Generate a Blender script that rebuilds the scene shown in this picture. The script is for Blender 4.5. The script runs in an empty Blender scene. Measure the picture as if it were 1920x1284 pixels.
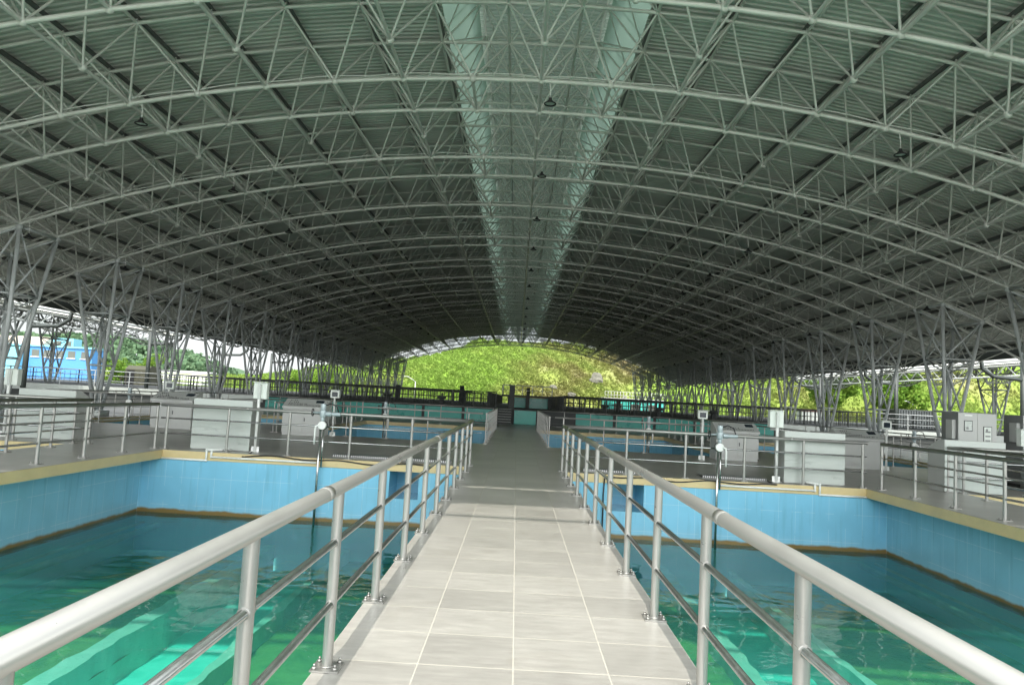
import bpy, math, random
from mathutils import Vector, Matrix

# ---------------------------------------------------------------- camera, light
scn = bpy.context.scene
COL = scn.collection
R = math.radians
cam_d = bpy.data.cameras.new('camera')
cam = bpy.data.objects.new('camera', cam_d)
COL.objects.link(cam)
right = Vector((0.99848886, 0.00626476, 0.0545963))
fwd = Vector((-0.01052902, 0.99688433, 0.07817149))
up = Vector((-0.05393647, -0.07862821, 0.99544385))
mw = Matrix((right, up, -fwd)).transposed().to_4x4()
mw.translation = Vector((0, 0, 1.683))
cam.matrix_world = mw
cam_d.sensor_width = 36
cam_d.lens = 25.22
cam_d.clip_start = 0.05
cam_d.clip_end = 3000
scn.camera = cam

SUN_DIR = Vector((0.07, 0.70, -1.0)).normalized()      # way the light travels
sun_d = bpy.data.lights.new('sun', 'SUN')
sun_d.energy = 2.5
sun_d.angle = R(0.6)
sun_d.color = (1.0, 0.95, 0.87)
sun = bpy.data.objects.new('sun', sun_d)
COL.objects.link(sun)
sun.rotation_euler = SUN_DIR.to_track_quat('-Z', 'Y').to_euler()
sun.location = (0, -20, 40)

world = bpy.data.worlds.new('World')
scn.world = world
world.use_nodes = True
wn, wl = world.node_tree.nodes, world.node_tree.links
wn.clear()
sky = wn.new('ShaderNodeTexSky')
sky.sky_type = 'NISHITA'
sky.sun_disc = False
sky.sun_elevation = R(55)
sky.sun_rotation = R(184)
sky.dust_density = 3.0
sky.air_density = 1.0
tc = wn.new('ShaderNodeTexCoord')
nz = wn.new('ShaderNodeTexNoise')
nz.inputs['Scale'].default_value = 3.0
nz.inputs['Detail'].default_value = 7
rp = wn.new('ShaderNodeValToRGB')
rp.color_ramp.elements[0].position = 0.38
rp.color_ramp.elements[0].color = (0.35, 0.35, 0.35, 1)
rp.color_ramp.elements[1].position = 0.62
rp.color_ramp.elements[1].color = (1, 1, 1, 1)
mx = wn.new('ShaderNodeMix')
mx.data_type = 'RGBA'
sp = wn.new('ShaderNodeSeparateXYZ')
wl.new(tc.outputs['Generated'], sp.inputs[0])
gr = wn.new('ShaderNodeMapRange')          # cloud brightened on the unseen sun's side to light walls and roof, duller ahead
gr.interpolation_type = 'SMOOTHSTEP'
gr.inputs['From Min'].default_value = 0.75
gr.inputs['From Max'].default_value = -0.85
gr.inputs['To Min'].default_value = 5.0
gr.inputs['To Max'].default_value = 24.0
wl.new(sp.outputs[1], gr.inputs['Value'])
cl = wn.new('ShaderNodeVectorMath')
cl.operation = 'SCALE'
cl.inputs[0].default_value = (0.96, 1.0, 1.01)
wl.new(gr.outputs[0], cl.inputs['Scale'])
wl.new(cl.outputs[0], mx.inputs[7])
bg = wn.new('ShaderNodeBackground')
bg.inputs['Strength'].default_value = 0.15
wo = wn.new('ShaderNodeOutputWorld')
wl.new(tc.outputs['Generated'], nz.inputs['Vector'])
wl.new(nz.outputs['Fac'], rp.inputs['Fac'])
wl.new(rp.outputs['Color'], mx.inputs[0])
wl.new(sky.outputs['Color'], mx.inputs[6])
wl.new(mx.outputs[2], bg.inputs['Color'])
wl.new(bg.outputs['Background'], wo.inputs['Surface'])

scn.view_settings.view_transform = 'Standard'
scn.view_settings.look = 'None'
scn.view_settings.gamma = 1
scn.view_settings.exposure = 0.7
scn.cycles.max_bounces = 10
scn.cycles.diffuse_bounces = 5
scn.cycles.transparent_max_bounces = 16
scn.cycles.caustics_reflective = False
scn.cycles.caustics_refractive = False
scn.cycles.use_denoising = True

# ---------------------------------------------------------------- materials
def new_mat(name):
    m = bpy.data.materials.new(name)
    m.use_nodes = True
    n, l = m.node_tree.nodes, m.node_tree.links
    return m, n, l, n['Principled BSDF']

def simple(name, col, rough=0.5, metal=0.0, var=0.12, scale=6.0, bump=0.0, spec=0.5, stretch=(1, 1, 1)):
    """base colour broken by two octaves of soft noise, so nothing is perfectly even"""
    m, n, l, p = new_mat(name)
    t = n.new('ShaderNodeTexCoord')
    mp = n.new('ShaderNodeMapping')
    mp.inputs['Scale'].default_value = stretch
    z = n.new('ShaderNodeTexNoise')
    z.inputs['Scale'].default_value = scale
    z.inputs['Detail'].default_value = 6
    z.inputs['Roughness'].default_value = 0.65
    r = n.new('ShaderNodeMapRange')
    r.inputs['From Min'].default_value = 0.3
    r.inputs['From Max'].default_value = 0.7
    r.inputs['To Min'].default_value = 1 - var
    r.inputs['To Max'].default_value = 1 + var
    mul = n.new('ShaderNodeVectorMath')
    mul.operation = 'SCALE'
    mul.inputs[0].default_value = col[:3]
    l.new(t.outputs['Object'], mp.inputs['Vector'])
    l.new(mp.outputs['Vector'], z.inputs['Vector'])
    l.new(z.outputs['Fac'], r.inputs['Value'])
    l.new(r.outputs['Result'], mul.inputs['Scale'])
    l.new(mul.outputs['Vector'], p.inputs['Base Color'])
    r2 = n.new('ShaderNodeMapRange')
    r2.inputs['From Min'].default_value = 0.3
    r2.inputs['From Max'].default_value = 0.7
    r2.inputs['To Min'].default_value = max(0.02, rough - 0.08)
    r2.inputs['To Max'].default_value = min(1, rough + 0.1)
    l.new(z.outputs['Fac'], r2.inputs['Value'])
    l.new(r2.outputs['Result'], p.inputs['Roughness'])
    p.inputs['Metallic'].default_value = metal
    p.inputs['Specular IOR Level'].default_value = spec
    if bump:
        b = n.new('ShaderNodeBump')
        b.inputs['Strength'].default_value = bump
        b.inputs['Distance'].default_value = 0.01
        l.new(z.outputs['Fac'], b.inputs['Height'])
        l.new(b.outputs['Normal'], p.inputs['Normal'])
    return m

def math_n(n, l, op, a, b=None):
    m = n.new('ShaderNodeMath')
    m.operation = op
    for i, v in enumerate((a, b)):
        if v is None:
            continue
        if isinstance(v, (int, float)):
            m.inputs[i].default_value = v
        else:
            l.new(v, m.inputs[i])
    return m.outputs[0]

def grid_line(n, l, coord, period, offset, half):
    """1 on a joint line, 0 elsewhere"""
    a = math_n(n, l, 'SUBTRACT', coord, offset)
    a = math_n(n, l, 'DIVIDE', a, period)
    f = math_n(n, l, 'FRACT', math_n(n, l, 'ADD', a, 0.5))
    d = math_n(n, l, 'ABSOLUTE', math_n(n, l, 'SUBTRACT', f, 0.5))
    return math_n(n, l, 'LESS_THAN', d, half / period)

def floor_tile_mat():
    m, n, l, p = new_mat('grey_floor_tile')
    t = n.new('ShaderNodeTexCoord')
    s = n.new('ShaderNodeSeparateXYZ')
    l.new(t.outputs['Object'], s.inputs[0])
    lx = grid_line(n, l, s.outputs[0], 0.6, 0.069, 0.0042)
    ly = grid_line(n, l, s.outputs[1], 0.6, 0.437, 0.0055)
    joint = math_n(n, l, 'MAXIMUM', lx, ly)
    # tile id for a per-tile tone and pattern offset
    ix = math_n(n, l, 'FLOOR', math_n(n, l, 'DIVIDE', math_n(n, l, 'SUBTRACT', s.outputs[0], 0.069), 0.6))
    iy = math_n(n, l, 'FLOOR', math_n(n, l, 'DIVIDE', math_n(n, l, 'SUBTRACT', s.outputs[1], 0.437), 0.6))
    cv = n.new('ShaderNodeCombineXYZ')
    l.new(ix, cv.inputs[0]); l.new(iy, cv.inputs[1])
    wn_ = n.new('ShaderNodeTexWhiteNoise')
    wn_.noise_dimensions = '2D'
    l.new(cv.outputs[0], wn_.inputs['Vector'])
    off = n.new('ShaderNodeVectorMath'); off.operation = 'SCALE'
    l.new(wn_.outputs['Color'], off.inputs[0]); off.inputs['Scale'].default_value = 30
    add = n.new('ShaderNodeVectorMath'); add.operation = 'ADD'
    l.new(t.outputs['Object'], add.inputs[0]); l.new(off.outputs[0], add.inputs[1])
    mp = n.new('ShaderNodeMapping'); mp.inputs['Scale'].default_value = (1.2, 5.0, 1)
    l.new(add.outputs[0], mp.inputs['Vector'])
    z = n.new('ShaderNodeTexNoise'); z.inputs['Scale'].default_value = 3.0
    z.inputs['Detail'].default_value = 9; z.inputs['Roughness'].default_value = 0.68
    l.new(mp.outputs['Vector'], z.inputs['Vector'])
    z2 = n.new('ShaderNodeTexNoise'); z2.inputs['Scale'].default_value = 0.5
    z2.inputs['Detail'].default_value = 4
    l.new(t.outputs['Object'], z2.inputs['Vector'])
    r = n.new('ShaderNodeValToRGB')
    e = r.color_ramp.elements
    e[0].position = 0.25; e[0].color = (0.29, 0.278, 0.25, 1)
    e[1].position = 0.75; e[1].color = (0.42, 0.405, 0.365, 1)
    k = r.color_ramp.elements.new(0.52); k.color = (0.355, 0.342, 0.31, 1)
    l.new(z.outputs['Fac'], r.inputs['Fac'])
    tone = n.new('ShaderNodeMapRange')
    tone.inputs['To Min'].default_value = 0.90; tone.inputs['To Max'].default_value = 1.08
    l.new(wn_.outputs['Value'], tone.inputs['Value'])
    t2 = n.new('ShaderNodeMapRange')
    t2.inputs['From Min'].default_value = .3; t2.inputs['From Max'].default_value = .7
    t2.inputs['To Min'].default_value = 0.86; t2.inputs['To Max'].default_value = 1.08
    l.new(z2.outputs['Fac'], t2.inputs['Value'])
    tt = math_n(n, l, 'MULTIPLY', tone.outputs[0], t2.outputs[0])
    sc = n.new('ShaderNodeVectorMath'); sc.operation = 'SCALE'
    l.new(r.outputs['Color'], sc.inputs[0]); l.new(tt, sc.inputs['Scale'])
    sz = n.new('ShaderNodeTexNoise'); sz.inputs['Scale'].default_value = 1.7; sz.inputs['Detail'].default_value = 8
    sz.inputs['Roughness'].default_value = 0.7; sz.inputs['Distortion'].default_value = 0.8
    l.new(t.outputs['Object'], sz.inputs['Vector'])
    sr = n.new('ShaderNodeMapRange'); sr.inputs['From Min'].default_value = 0.56; sr.inputs['From Max'].default_value = 0.72
    sr.inputs['To Min'].default_value = 0.0; sr.inputs['To Max'].default_value = 0.35
    l.new(sz.outputs['Fac'], sr.inputs['Value'])
    st_ = n.new('ShaderNodeMix'); st_.data_type = 'RGBA'
    l.new(sr.outputs[0], st_.inputs[0]); l.new(sc.outputs[0], st_.inputs[6]); st_.inputs[7].default_value = (0.25, 0.23, 0.185, 1)
    sc = n.new('ShaderNodeVectorMath'); sc.operation = 'SCALE'; sc.inputs['Scale'].default_value = 1.0
    l.new(st_.outputs[2], sc.inputs[0])
    mixc = n.new('ShaderNodeMix'); mixc.data_type = 'RGBA'
    l.new(joint, mixc.inputs[0]); l.new(sc.outputs[0], mixc.inputs[6])
    mixc.inputs[7].default_value = (0.445, 0.425, 0.365, 1)
    l.new(mixc.outputs[2], p.inputs['Base Color'])
    rr = n.new('ShaderNodeMapRange')
    rr.inputs['To Min'].default_value = 0.24; rr.inputs['To Max'].default_value = 0.42
    l.new(z.outputs['Fac'], rr.inputs['Value'])
    rj = math_n(n, l, 'ADD', rr.outputs[0], math_n(n, l, 'MULTIPLY', joint, 0.4))
    l.new(rj, p.inputs['Roughness'])
    b = n.new('ShaderNodeBump'); b.inputs['Strength'].default_value = 0.25
    b.inputs['Distance'].default_value = 0.002
    h = math_n(n, l, 'SUBTRACT', z.outputs['Fac'], math_n(n, l, 'MULTIPLY', joint, 1.2))
    l.new(h, b.inputs['Height']); l.new(b.outputs['Normal'], p.inputs['Normal'])
    return m

def wall_tile_mat(name, col, axis, stain=0.16, px=0.4, pz=0.66):
    m, n, l, p = new_mat(name)
    t = n.new('ShaderNodeTexCoord')
    s = n.new('ShaderNodeSeparateXYZ')
    l.new(t.outputs['Object'], s.inputs[0])
    lx = grid_line(n, l, s.outputs[axis], px, 0.02, 0.003)
    lz = grid_line(n, l, s.outputs[2], pz, -0.64, 0.003)
    joint = math_n(n, l, 'MAXIMUM', lx, lz)
    z = n.new('ShaderNodeTexNoise'); z.inputs['Scale'].default_value = 1.4; z.inputs['Detail'].default_value = 6
    l.new(t.outputs['Object'], z.inputs['Vector'])
    jf = math_n(n, l, 'MULTIPLY', joint, math_n(n, l, 'GREATER_THAN', z.outputs['Fac'], 0.42))
    jf = math_n(n, l, 'MULTIPLY', jf, 0.45)
    r = n.new('ShaderNodeMapRange')
    r.inputs['From Min'].default_value = .3; r.inputs['From Max'].default_value = .7
    r.inputs['To Min'].default_value = 0.93; r.inputs['To Max'].default_value = 1.06
    l.new(z.outputs['Fac'], r.inputs['Value'])
    sc = n.new('ShaderNodeVectorMath'); sc.operation = 'SCALE'
    sc.inputs[0].default_value = col; l.new(r.outputs[0], sc.inputs['Scale'])
    mj = n.new('ShaderNodeMix'); mj.data_type = 'RGBA'
    l.new(jf, mj.inputs[0]); l.new(sc.outputs[0], mj.inputs[6]); mj.inputs[7].default_value = (0.75, 0.82, 0.85, 1)
    # faint vertical runs below the coping and a lime bloom above the tide line
    dm = n.new('ShaderNodeMapping'); dm.inputs['Scale'].default_value = (5.0, 5.0, 0.35)
    l.new(t.outputs['Object'], dm.inputs['Vector'])
    dn = n.new('ShaderNodeTexNoise'); dn.inputs['Scale'].default_value = 2.2; dn.inputs['Detail'].default_value = 6
    l.new(dm.outputs['Vector'], dn.inputs['Vector'])
    dr = n.new('ShaderNodeMapRange'); dr.inputs['From Min'].default_value = 0.56; dr.inputs['From Max'].default_value = 0.78
    dr.inputs['To Min'].default_value = 0.0; dr.inputs['To Max'].default_value = 0.38
    l.new(dn.outputs['Fac'], dr.inputs['Value'])
    md = n.new('ShaderNodeMix'); md.data_type = 'RGBA'
    l.new(dr.outputs[0], md.inputs[0]); l.new(mj.outputs[2], md.inputs[6]); md.inputs[7].default_value = (0.10, 0.27, 0.36, 1)
    lr = n.new('ShaderNodeMapRange'); lr.inputs['From Min'].default_value = -1.42; lr.inputs['From Max'].default_value = -1.15
    lr.inputs['To Min'].default_value = 0.30; lr.inputs['To Max'].default_value = 0.0
    l.new(s.outputs[2], lr.inputs['Value'])
    lf = math_n(n, l, 'MULTIPLY', lr.outputs[0], z.outputs['Fac'])
    mj = n.new('ShaderNodeMix'); mj.data_type = 'RGBA'
    l.new(lf, mj.inputs[0]); l.new(md.outputs[2], mj.inputs[6]); mj.inputs[7].default_value = (0.42, 0.55, 0.55, 1)
    # brown tide line left by the water
    zz = n.new('ShaderNodeTexNoise'); zz.inputs['Scale'].default_value = 3.0; zz.inputs['Detail'].default_value = 5
    l.new(t.outputs['Object'], zz.inputs['Vector'])
    lvl = math_n(n, l, 'ADD', -1.5 + stain - 0.06, math_n(n, l, 'MULTIPLY', zz.outputs['Fac'], 0.10))
    below = n.new('ShaderNodeMapRange')
    d = math_n(n, l, 'SUBTRACT', lvl, s.outputs[2])
    l.new(d, below.inputs['Value'])
    below.inputs['From Min'].default_value = 0.0; below.inputs['From Max'].default_value = 0.05
    ms = n.new('ShaderNodeMix'); ms.data_type = 'RGBA'
    l.new(below.outputs[0], ms.inputs[0]); l.new(mj.outputs[2], ms.inputs[6])
    ms.inputs[7].default_value = (0.20, 0.135, 0.045, 1)
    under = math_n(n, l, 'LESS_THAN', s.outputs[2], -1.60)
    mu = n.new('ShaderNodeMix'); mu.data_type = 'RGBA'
    l.new(under, mu.inputs[0]); l.new(ms.outputs[2], mu.inputs[6]); mu.inputs[7].default_value = (0.26, 0.72, 0.78, 1)  # wall colour lightened under water, standing in for its reflection
    l.new(mu.outputs[2], p.inputs['Base Color'])
    p.inputs['Roughness'].default_value = 0.22
    return m

def water_mat():
    m, n, l, p = new_mat('pool_water')
    n.remove(p)
    out = n['Material Output']
    t = n.new('ShaderNodeTexCoord')
    mp = n.new('ShaderNodeMapping'); mp.inputs['Scale'].default_value = (0.75, 1.0, 1)
    z = n.new('ShaderNodeTexNoise'); z.inputs['Scale'].default_value = 1.5; z.inputs['Detail'].default_value = 2.5
    z.inputs['Roughness'].default_value = 0.45; z.inputs['Distortion'].default_value = 0.6
    z2 = n.new('ShaderNodeTexNoise'); z2.inputs['Scale'].default_value = 5.0; z2.inputs['Detail'].default_value = 2
    l.new(t.outputs['Object'], mp.inputs['Vector'])
    l.new(mp.outputs['Vector'], z.inputs['Vector']); l.new(mp.outputs['Vector'], z2.inputs['Vector'])
    h = math_n(n, l, 'ADD', z.outputs['Fac'], math_n(n, l, 'MULTIPLY', z2.outputs['Fac'], 0.12))
    b = n.new('ShaderNodeBump'); b.inputs['Strength'].default_value = 1.0; b.inputs['Distance'].default_value = 0.026
    l.new(h, b.inputs['Height'])
    fr = n.new('ShaderNodeFresnel'); fr.inputs['IOR'].default_value = 1.33
    l.new(b.outputs['Normal'], fr.inputs['Normal'])
    g = n.new('ShaderNodeBsdfGlossy'); g.inputs['Roughness'].default_value = 0.012
    l.new(b.outputs['Normal'], g.inputs['Normal'])
    tr = n.new('ShaderNodeBsdfTransparent'); tr.inputs['Color'].default_value = (0.62, 0.95, 0.90, 1)
    mix = n.new('ShaderNodeMixShader')
    df = n.new('ShaderNodeBsdfDiffuse')            # fine suspended matter in the water
    cz = n.new('ShaderNodeTexNoise'); cz.inputs['Scale'].default_value = 0.35; cz.inputs['Detail'].default_value = 3
    l.new(t.outputs['Object'], cz.inputs['Vector'])
    cr = n.new('ShaderNodeValToRGB')
    cr.color_ramp.elements[0].position = 0.35; cr.color_ramp.elements[0].color = (0.07, 0.50, 0.42, 1)
    cr.color_ramp.elements[1].position = 0.65; cr.color_ramp.elements[1].color = (0.10, 0.50, 0.50, 1)
    l.new(cz.outputs['Fac'], cr.inputs['Fac']); l.new(cr.outputs['Color'], df.inputs['Color'])
    body = n.new('ShaderNodeMixShader'); body.inputs[0].default_value = 0.15
    l.new(tr.outputs[0], body.inputs[1]); l.new(df.outputs[0], body.inputs[2])
    l.new(fr.outputs[0], mix.inputs[0]); l.new(body.outputs[0], mix.inputs[1]); l.new(g.outputs[0], mix.inputs[2])
    l.new(mix.outputs[0], out.inputs['Surface'])
    return m

def bed_mat(name, c1, c2, scale):
    """pool bed: mottled algae or paint with the wavering net pattern of growth"""
    m, n, l, p = new_mat(name)
    t = n.new('ShaderNodeTexCoord')
    z = n.new('ShaderNodeTexNoise'); z.inputs['Scale'].default_value = scale; z.inputs['Detail'].default_value = 7
    z.inputs['Distortion'].default_value = 1.2
    l.new(t.outputs['Object'], z.inputs['Vector'])
    r = n.new('ShaderNodeValToRGB')
    r.color_ramp.elements[0].position = 0.3; r.color_ramp.elements[0].color = (*c1, 1)
    r.color_ramp.elements[1].position = 0.7; r.color_ramp.elements[1].color = (*c2, 1)
    l.new(z.outputs['Fac'], r.inputs['Fac']); l.new(r.outputs['Color'], p.inputs['Base Color'])
    p.inputs['Roughness'].default_value = 0.9
    return m

def translucent_mat(name='skylight_panel', lo=0.14, hi=0.46, dc=(0.42, 0.57, 0.485), tcol=(0.21, 0.295, 0.245)):
    m, n, l, p = new_mat(name)
    n.remove(p)
    out = n['Material Output']
    d = n.new('ShaderNodeBsdfDiffuse'); d.inputs['Color'].default_value = (*dc, 1)
    t = n.new('ShaderNodeBsdfTranslucent'); t.inputs['Color'].default_value = (*tcol, 1)
    mix = n.new('ShaderNodeMixShader'); mix.inputs[0].default_value = 0.38
    z = n.new('ShaderNodeTexNoise'); z.inputs['Scale'].default_value = 0.8; z.inputs['Detail'].default_value = 4
    tcx = n.new('ShaderNodeTexCoord'); l.new(tcx.outputs['Object'], z.inputs['Vector'])
    r = n.new('ShaderNodeMapRange'); r.inputs['To Min'].default_value = lo; r.inputs['To Max'].default_value = hi
    l.new(z.outputs['Fac'], r.inputs['Value']); l.new(r.outputs[0], mix.inputs[0])
    l.new(d.outputs[0], mix.inputs[1]); l.new(t.outputs[0], mix.inputs[2])
    l.new(mix.outputs[0], out.inputs['Surface'])
    return m

def grating_mat():
    m, n, l, p = new_mat('perforated_steel')
    t = n.new('ShaderNodeTexCoord')
    s = n.new('ShaderNodeSeparateXYZ'); l.new(t.outputs['Object'], s.inputs[0])
    a = math_n(n, l, 'SINE', math_n(n, l, 'MULTIPLY', s.outputs[0], 125))
    b = math_n(n, l, 'SINE', math_n(n, l, 'MULTIPLY', s.outputs[1], 60))
    v = math_n(n, l, 'GREATER_THAN', math_n(n, l, 'MULTIPLY', a, b), 0.12)
    mx_ = n.new('ShaderNodeMix'); mx_.data_type = 'RGBA'
    l.new(v, mx_.inputs[0]); mx_.inputs[6].default_value = (0.06, 0.06, 0.06, 1); mx_.inputs[7].default_value = (0.62, 0.62, 0.6, 1)
    l.new(mx_.outputs[2], p.inputs['Base Color']); p.inputs['Roughness'].default_value = 0.4
    p.inputs['Metallic'].default_value = 0.3
    return m

def hill_mat(name, blade):
    m, n, l, p = new_mat(name)
    t = n.new('ShaderNodeTexCoord')
    z = n.new('ShaderNodeTexNoise'); z.inputs['Scale'].default_value = 0.06; z.inputs['Detail'].default_value = 5
    l.new(t.outputs['Object'], z.inputs['Vector'])
    s = n.new('ShaderNodeSeparateXYZ'); l.new(t.outputs['Object'], s.inputs[0])
    xx = n.new('ShaderNodeMapRange'); xx.inputs['From Min'].default_value = -14; xx.inputs['From Max'].default_value = 16
    xx.inputs['To Min'].default_value = -0.12; xx.inputs['To Max'].default_value = 0.11
    l.new(s.outputs[0], xx.inputs['Value'])
    x2 = n.new('ShaderNodeMapRange'); x2.inputs['From Min'].default_value = 22; x2.inputs['From Max'].default_value = 38
    x2.inputs['To Min'].default_value = 0.0; x2.inputs['To Max'].default_value = -0.19
    l.new(s.outputs[0], x2.inputs['Value'])
    f = math_n(n, l, 'ADD', z.outputs['Fac'], math_n(n, l, 'ADD', xx.outputs[0], x2.outputs[0]))
    r = n.new('ShaderNodeValToRGB')
    e = r.color_ramp.elements
    e[0].position = 0.36; e[1].position = 0.74
    if blade:
        e[0].color = (0.25, 0.37, 0.075, 1); e[1].color = (0.27, 0.23, 0.12, 1)
        k = e.new(0.52); k.color = (0.28, 0.35, 0.09, 1)
        k = e.new(0.63); k.color = (0.26, 0.26, 0.085, 1)
    else:
        e[0].color = (0.16, 0.26, 0.035, 1); e[1].color = (0.27, 0.235, 0.15, 1)
        k = e.new(0.56); k.color = (0.21, 0.25, 0.06, 1)
    l.new(f, r.inputs['Fac'])
    z2 = n.new('ShaderNodeTexNoise'); z2.inputs['Scale'].default_value = 0.9; z2.inputs['Detail'].default_value = 6
    l.new(t.outputs['Object'], z2.inputs['Vector'])
    mr = n.new('ShaderNodeMapRange'); mr.inputs['From Min'].default_value = .3; mr.inputs['From Max'].default_value = .7
    mr.inputs['To Min'].default_value = 0.84; mr.inputs['To Max'].default_value = 1.16
    l.new(z2.outputs['Fac'], mr.inputs['Value'])
    sc = n.new('ShaderNodeVectorMath'); sc.operation = 'SCALE'
    l.new(r.outputs['Color'], sc.inputs[0]); l.new(mr.outputs[0], sc.inputs['Scale'])
    l.new(sc.outputs[0], p.inputs['Base Color'])
    p.inputs['Roughness'].default_value = 0.8
    p.inputs['Specular IOR Level'].default_value = 0.15
    return m

def thin_leaf(m, amount):
    n, l = m.node_tree.nodes, m.node_tree.links
    p = n['Principled BSDF']; out = n['Material Output']
    col = p.inputs['Base Color'].links[0].from_socket
    t = n.new('ShaderNodeBsdfTranslucent'); l.new(col, t.inputs['Color'])
    x = n.new('ShaderNodeMixShader'); x.inputs[0].default_value = amount
    l.new(p.outputs[0], x.inputs[1]); l.new(t.outputs[0], x.inputs[2]); l.new(x.outputs[0], out.inputs['Surface'])
    return m

def leaf_mat(name, c1, c2):
    m, n, l, p = new_mat(name)
    t = n.new('ShaderNodeTexCoord')
    z = n.new('ShaderNodeTexNoise'); z.inputs['Scale'].default_value = 0.6; z.inputs['Detail'].default_value = 5
    l.new(t.outputs['Object'], z.inputs['Vector'])
    r = n.new('ShaderNodeValToRGB')
    r.color_ramp.elements[0].position = 0.35; r.color_ramp.elements[0].color = (*c1, 1)
    r.color_ramp.elements[1].position = 0.65; r.color_ramp.elements[1].color = (*c2, 1)
    l.new(z.outputs['Fac'], r.inputs['Fac']); l.new(r.outputs['Color'], p.inputs['Base Color'])
    p.inputs['Roughness'].default_value = 0.7
    p.inputs['Specular IOR Level'].default_value = 0.2
    return m

M = dict(
    tile=floor_tile_mat(),
    cream=simple('cream_paint', (0.56, 0.45, 0.23), 0.45, var=0.1, scale=1.6),
    slabedge=simple('white_slab_edge', (0.62, 0.61, 0.58), 0.5, var=0.08),
    blue_x=wall_tile_mat('blue_wall_tile', (0.20, 0.50, 0.68), 0, 0.13),
    blue_y=wall_tile_mat('blue_side_tile', (0.22, 0.50, 0.63), 1, 0.10),
    water=water_mat(),
    algae=bed_mat('green_algae_bed', (0.05, 0.19, 0.035), (0.16, 0.34, 0.07), 1.6),
    teal_bed=bed_mat('teal_channel', (0.04, 0.68, 0.52), (0.16, 0.88, 0.72), 1.6),
    ledge=bed_mat('pale_ledge', (0.30, 0.60, 0.45), (0.45, 0.72, 0.58), 1.8),
    steel=simple('brushed_stainless', (0.34, 0.335, 0.31), 0.32, metal=0.6, var=0.03, scale=1.7),
    steel_mid=simple('polished_stainless', (0.46, 0.46, 0.45), 0.18, metal=0.95, var=0.08, scale=9),
    darksteel=simple('dark_rail_paint', (0.06, 0.065, 0.06), 0.5, metal=0.2, var=0.3),
    truss=simple('truss_paint', (0.60, 0.62, 0.57), 0.34, metal=0.05, var=0.10, scale=1.2),
    column=simple('column_paint', (0.50, 0.53, 0.52), 0.38, metal=0.05, var=0.12, scale=1.2),
    sheet=simple('corrugated_sheet', (0.54, 0.565, 0.52), 0.46, spec=0.3, metal=0.12, var=0.16, scale=0.35, stretch=(1, 2.5, 1)),
    purlin=simple('shadow_line_purlin', (0.13, 0.14, 0.13), 0.5, var=0.15),  # dark tone puts the shadow lines along the sheet into the colour
    cap=translucent_mat('ridge_cap_sheet', 0.06, 0.20, (0.50, 0.56, 0.51), (0.20, 0.245, 0.215)),
    gutter=simple('dark_gutter', (0.05, 0.06, 0.055), 0.5, var=0.2),
    skylight=translucent_mat(),
    cabinet=simple('cabinet_grey', (0.46, 0.465, 0.44), 0.36, var=0.05, scale=1.5),
    cab_back=simple('cabinet_pale', (0.42, 0.45, 0.415), 0.3, metal=0.15, var=0.09, scale=1.2, stretch=(0.6, 1, 4)),
    cab_dark=simple('cabinet_slate', (0.20, 0.205, 0.20), 0.4, var=0.05),
    black=simple('black_plastic', (0.015, 0.015, 0.016), 0.35, var=0.2),
    screen=simple('dark_screen', (0.02, 0.03, 0.04), 0.12, var=0.1),
    white=simple('white_box', (0.66, 0.70, 0.64), 0.4, var=0.06),
    pipe=simple('white_pipe', (0.74, 0.75, 0.71), 0.35, var=0.06),
    actuator=simple('actuator_grey', (0.36, 0.42, 0.43), 0.35, metal=0.2, var=0.12),
    lamp=simple('lamp_black', (0.012, 0.013, 0.013), 0.5, var=0.2),
    lens=simple('lamp_lens', (0.55, 0.6, 0.55), 0.3, var=0.05),
    grating=grating_mat(),
    teal_wall=simple('teal_wall', (0.03, 0.32, 0.26), 0.3, var=0.12, scale=0.7),
    tank_turquoise=simple('turquoise_paint', (0.10, 0.62, 0.52), 0.4, var=0.08),  # the tank house's own turquoise
    bounce_apron=simple('bounce_concrete', (0.60, 0.59, 0.55), 0.7, var=0.12, scale=0.3),  # pale tone chosen to bounce sun up to the roof
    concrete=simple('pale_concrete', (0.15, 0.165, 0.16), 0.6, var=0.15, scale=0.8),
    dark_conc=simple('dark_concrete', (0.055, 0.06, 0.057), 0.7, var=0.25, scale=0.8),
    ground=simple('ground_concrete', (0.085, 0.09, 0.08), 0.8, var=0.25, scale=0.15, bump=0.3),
    hill=hill_mat('hill_soil', False),
    grass=thin_leaf(hill_mat('hill_grass', True), 0.42),
    forest=thin_leaf(leaf_mat('hazy_forest_leaf', (0.09, 0.17, 0.09), (0.17, 0.26, 0.14)), 0.3),  # leaf green paled to carry distance haze
    leaf=thin_leaf(leaf_mat('bright_leaf', (0.08, 0.18, 0.015), (0.20, 0.31, 0.045)), 0.35),
    bark=simple('bark', (0.12, 0.09, 0.06), 0.9, var=0.3),
    rock=simple('rock', (0.15, 0.145, 0.115), 0.9, var=0.35, scale=1.0, bump=0.8),
    bblue=simple('blue_wall_paint', (0.09, 0.30, 0.62), 0.6, var=0.06),
    bcyan=simple('pale_cyan', (0.22, 0.56, 0.68), 0.6, var=0.06),  # paler cyan than the main blue wall
    glass=simple('window_glass', (0.12, 0.13, 0.11), 0.15, var=0.2),
    beige=simple('beige_roof', (0.45, 0.40, 0.32), 0.7, var=0.1),
    olive=simple('olive_tarp', (0.07, 0.07, 0.045), 0.7, var=0.2),
    red=simple('red_paint', (0.30, 0.09, 0.06), 0.5, var=0.1),
)

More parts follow.
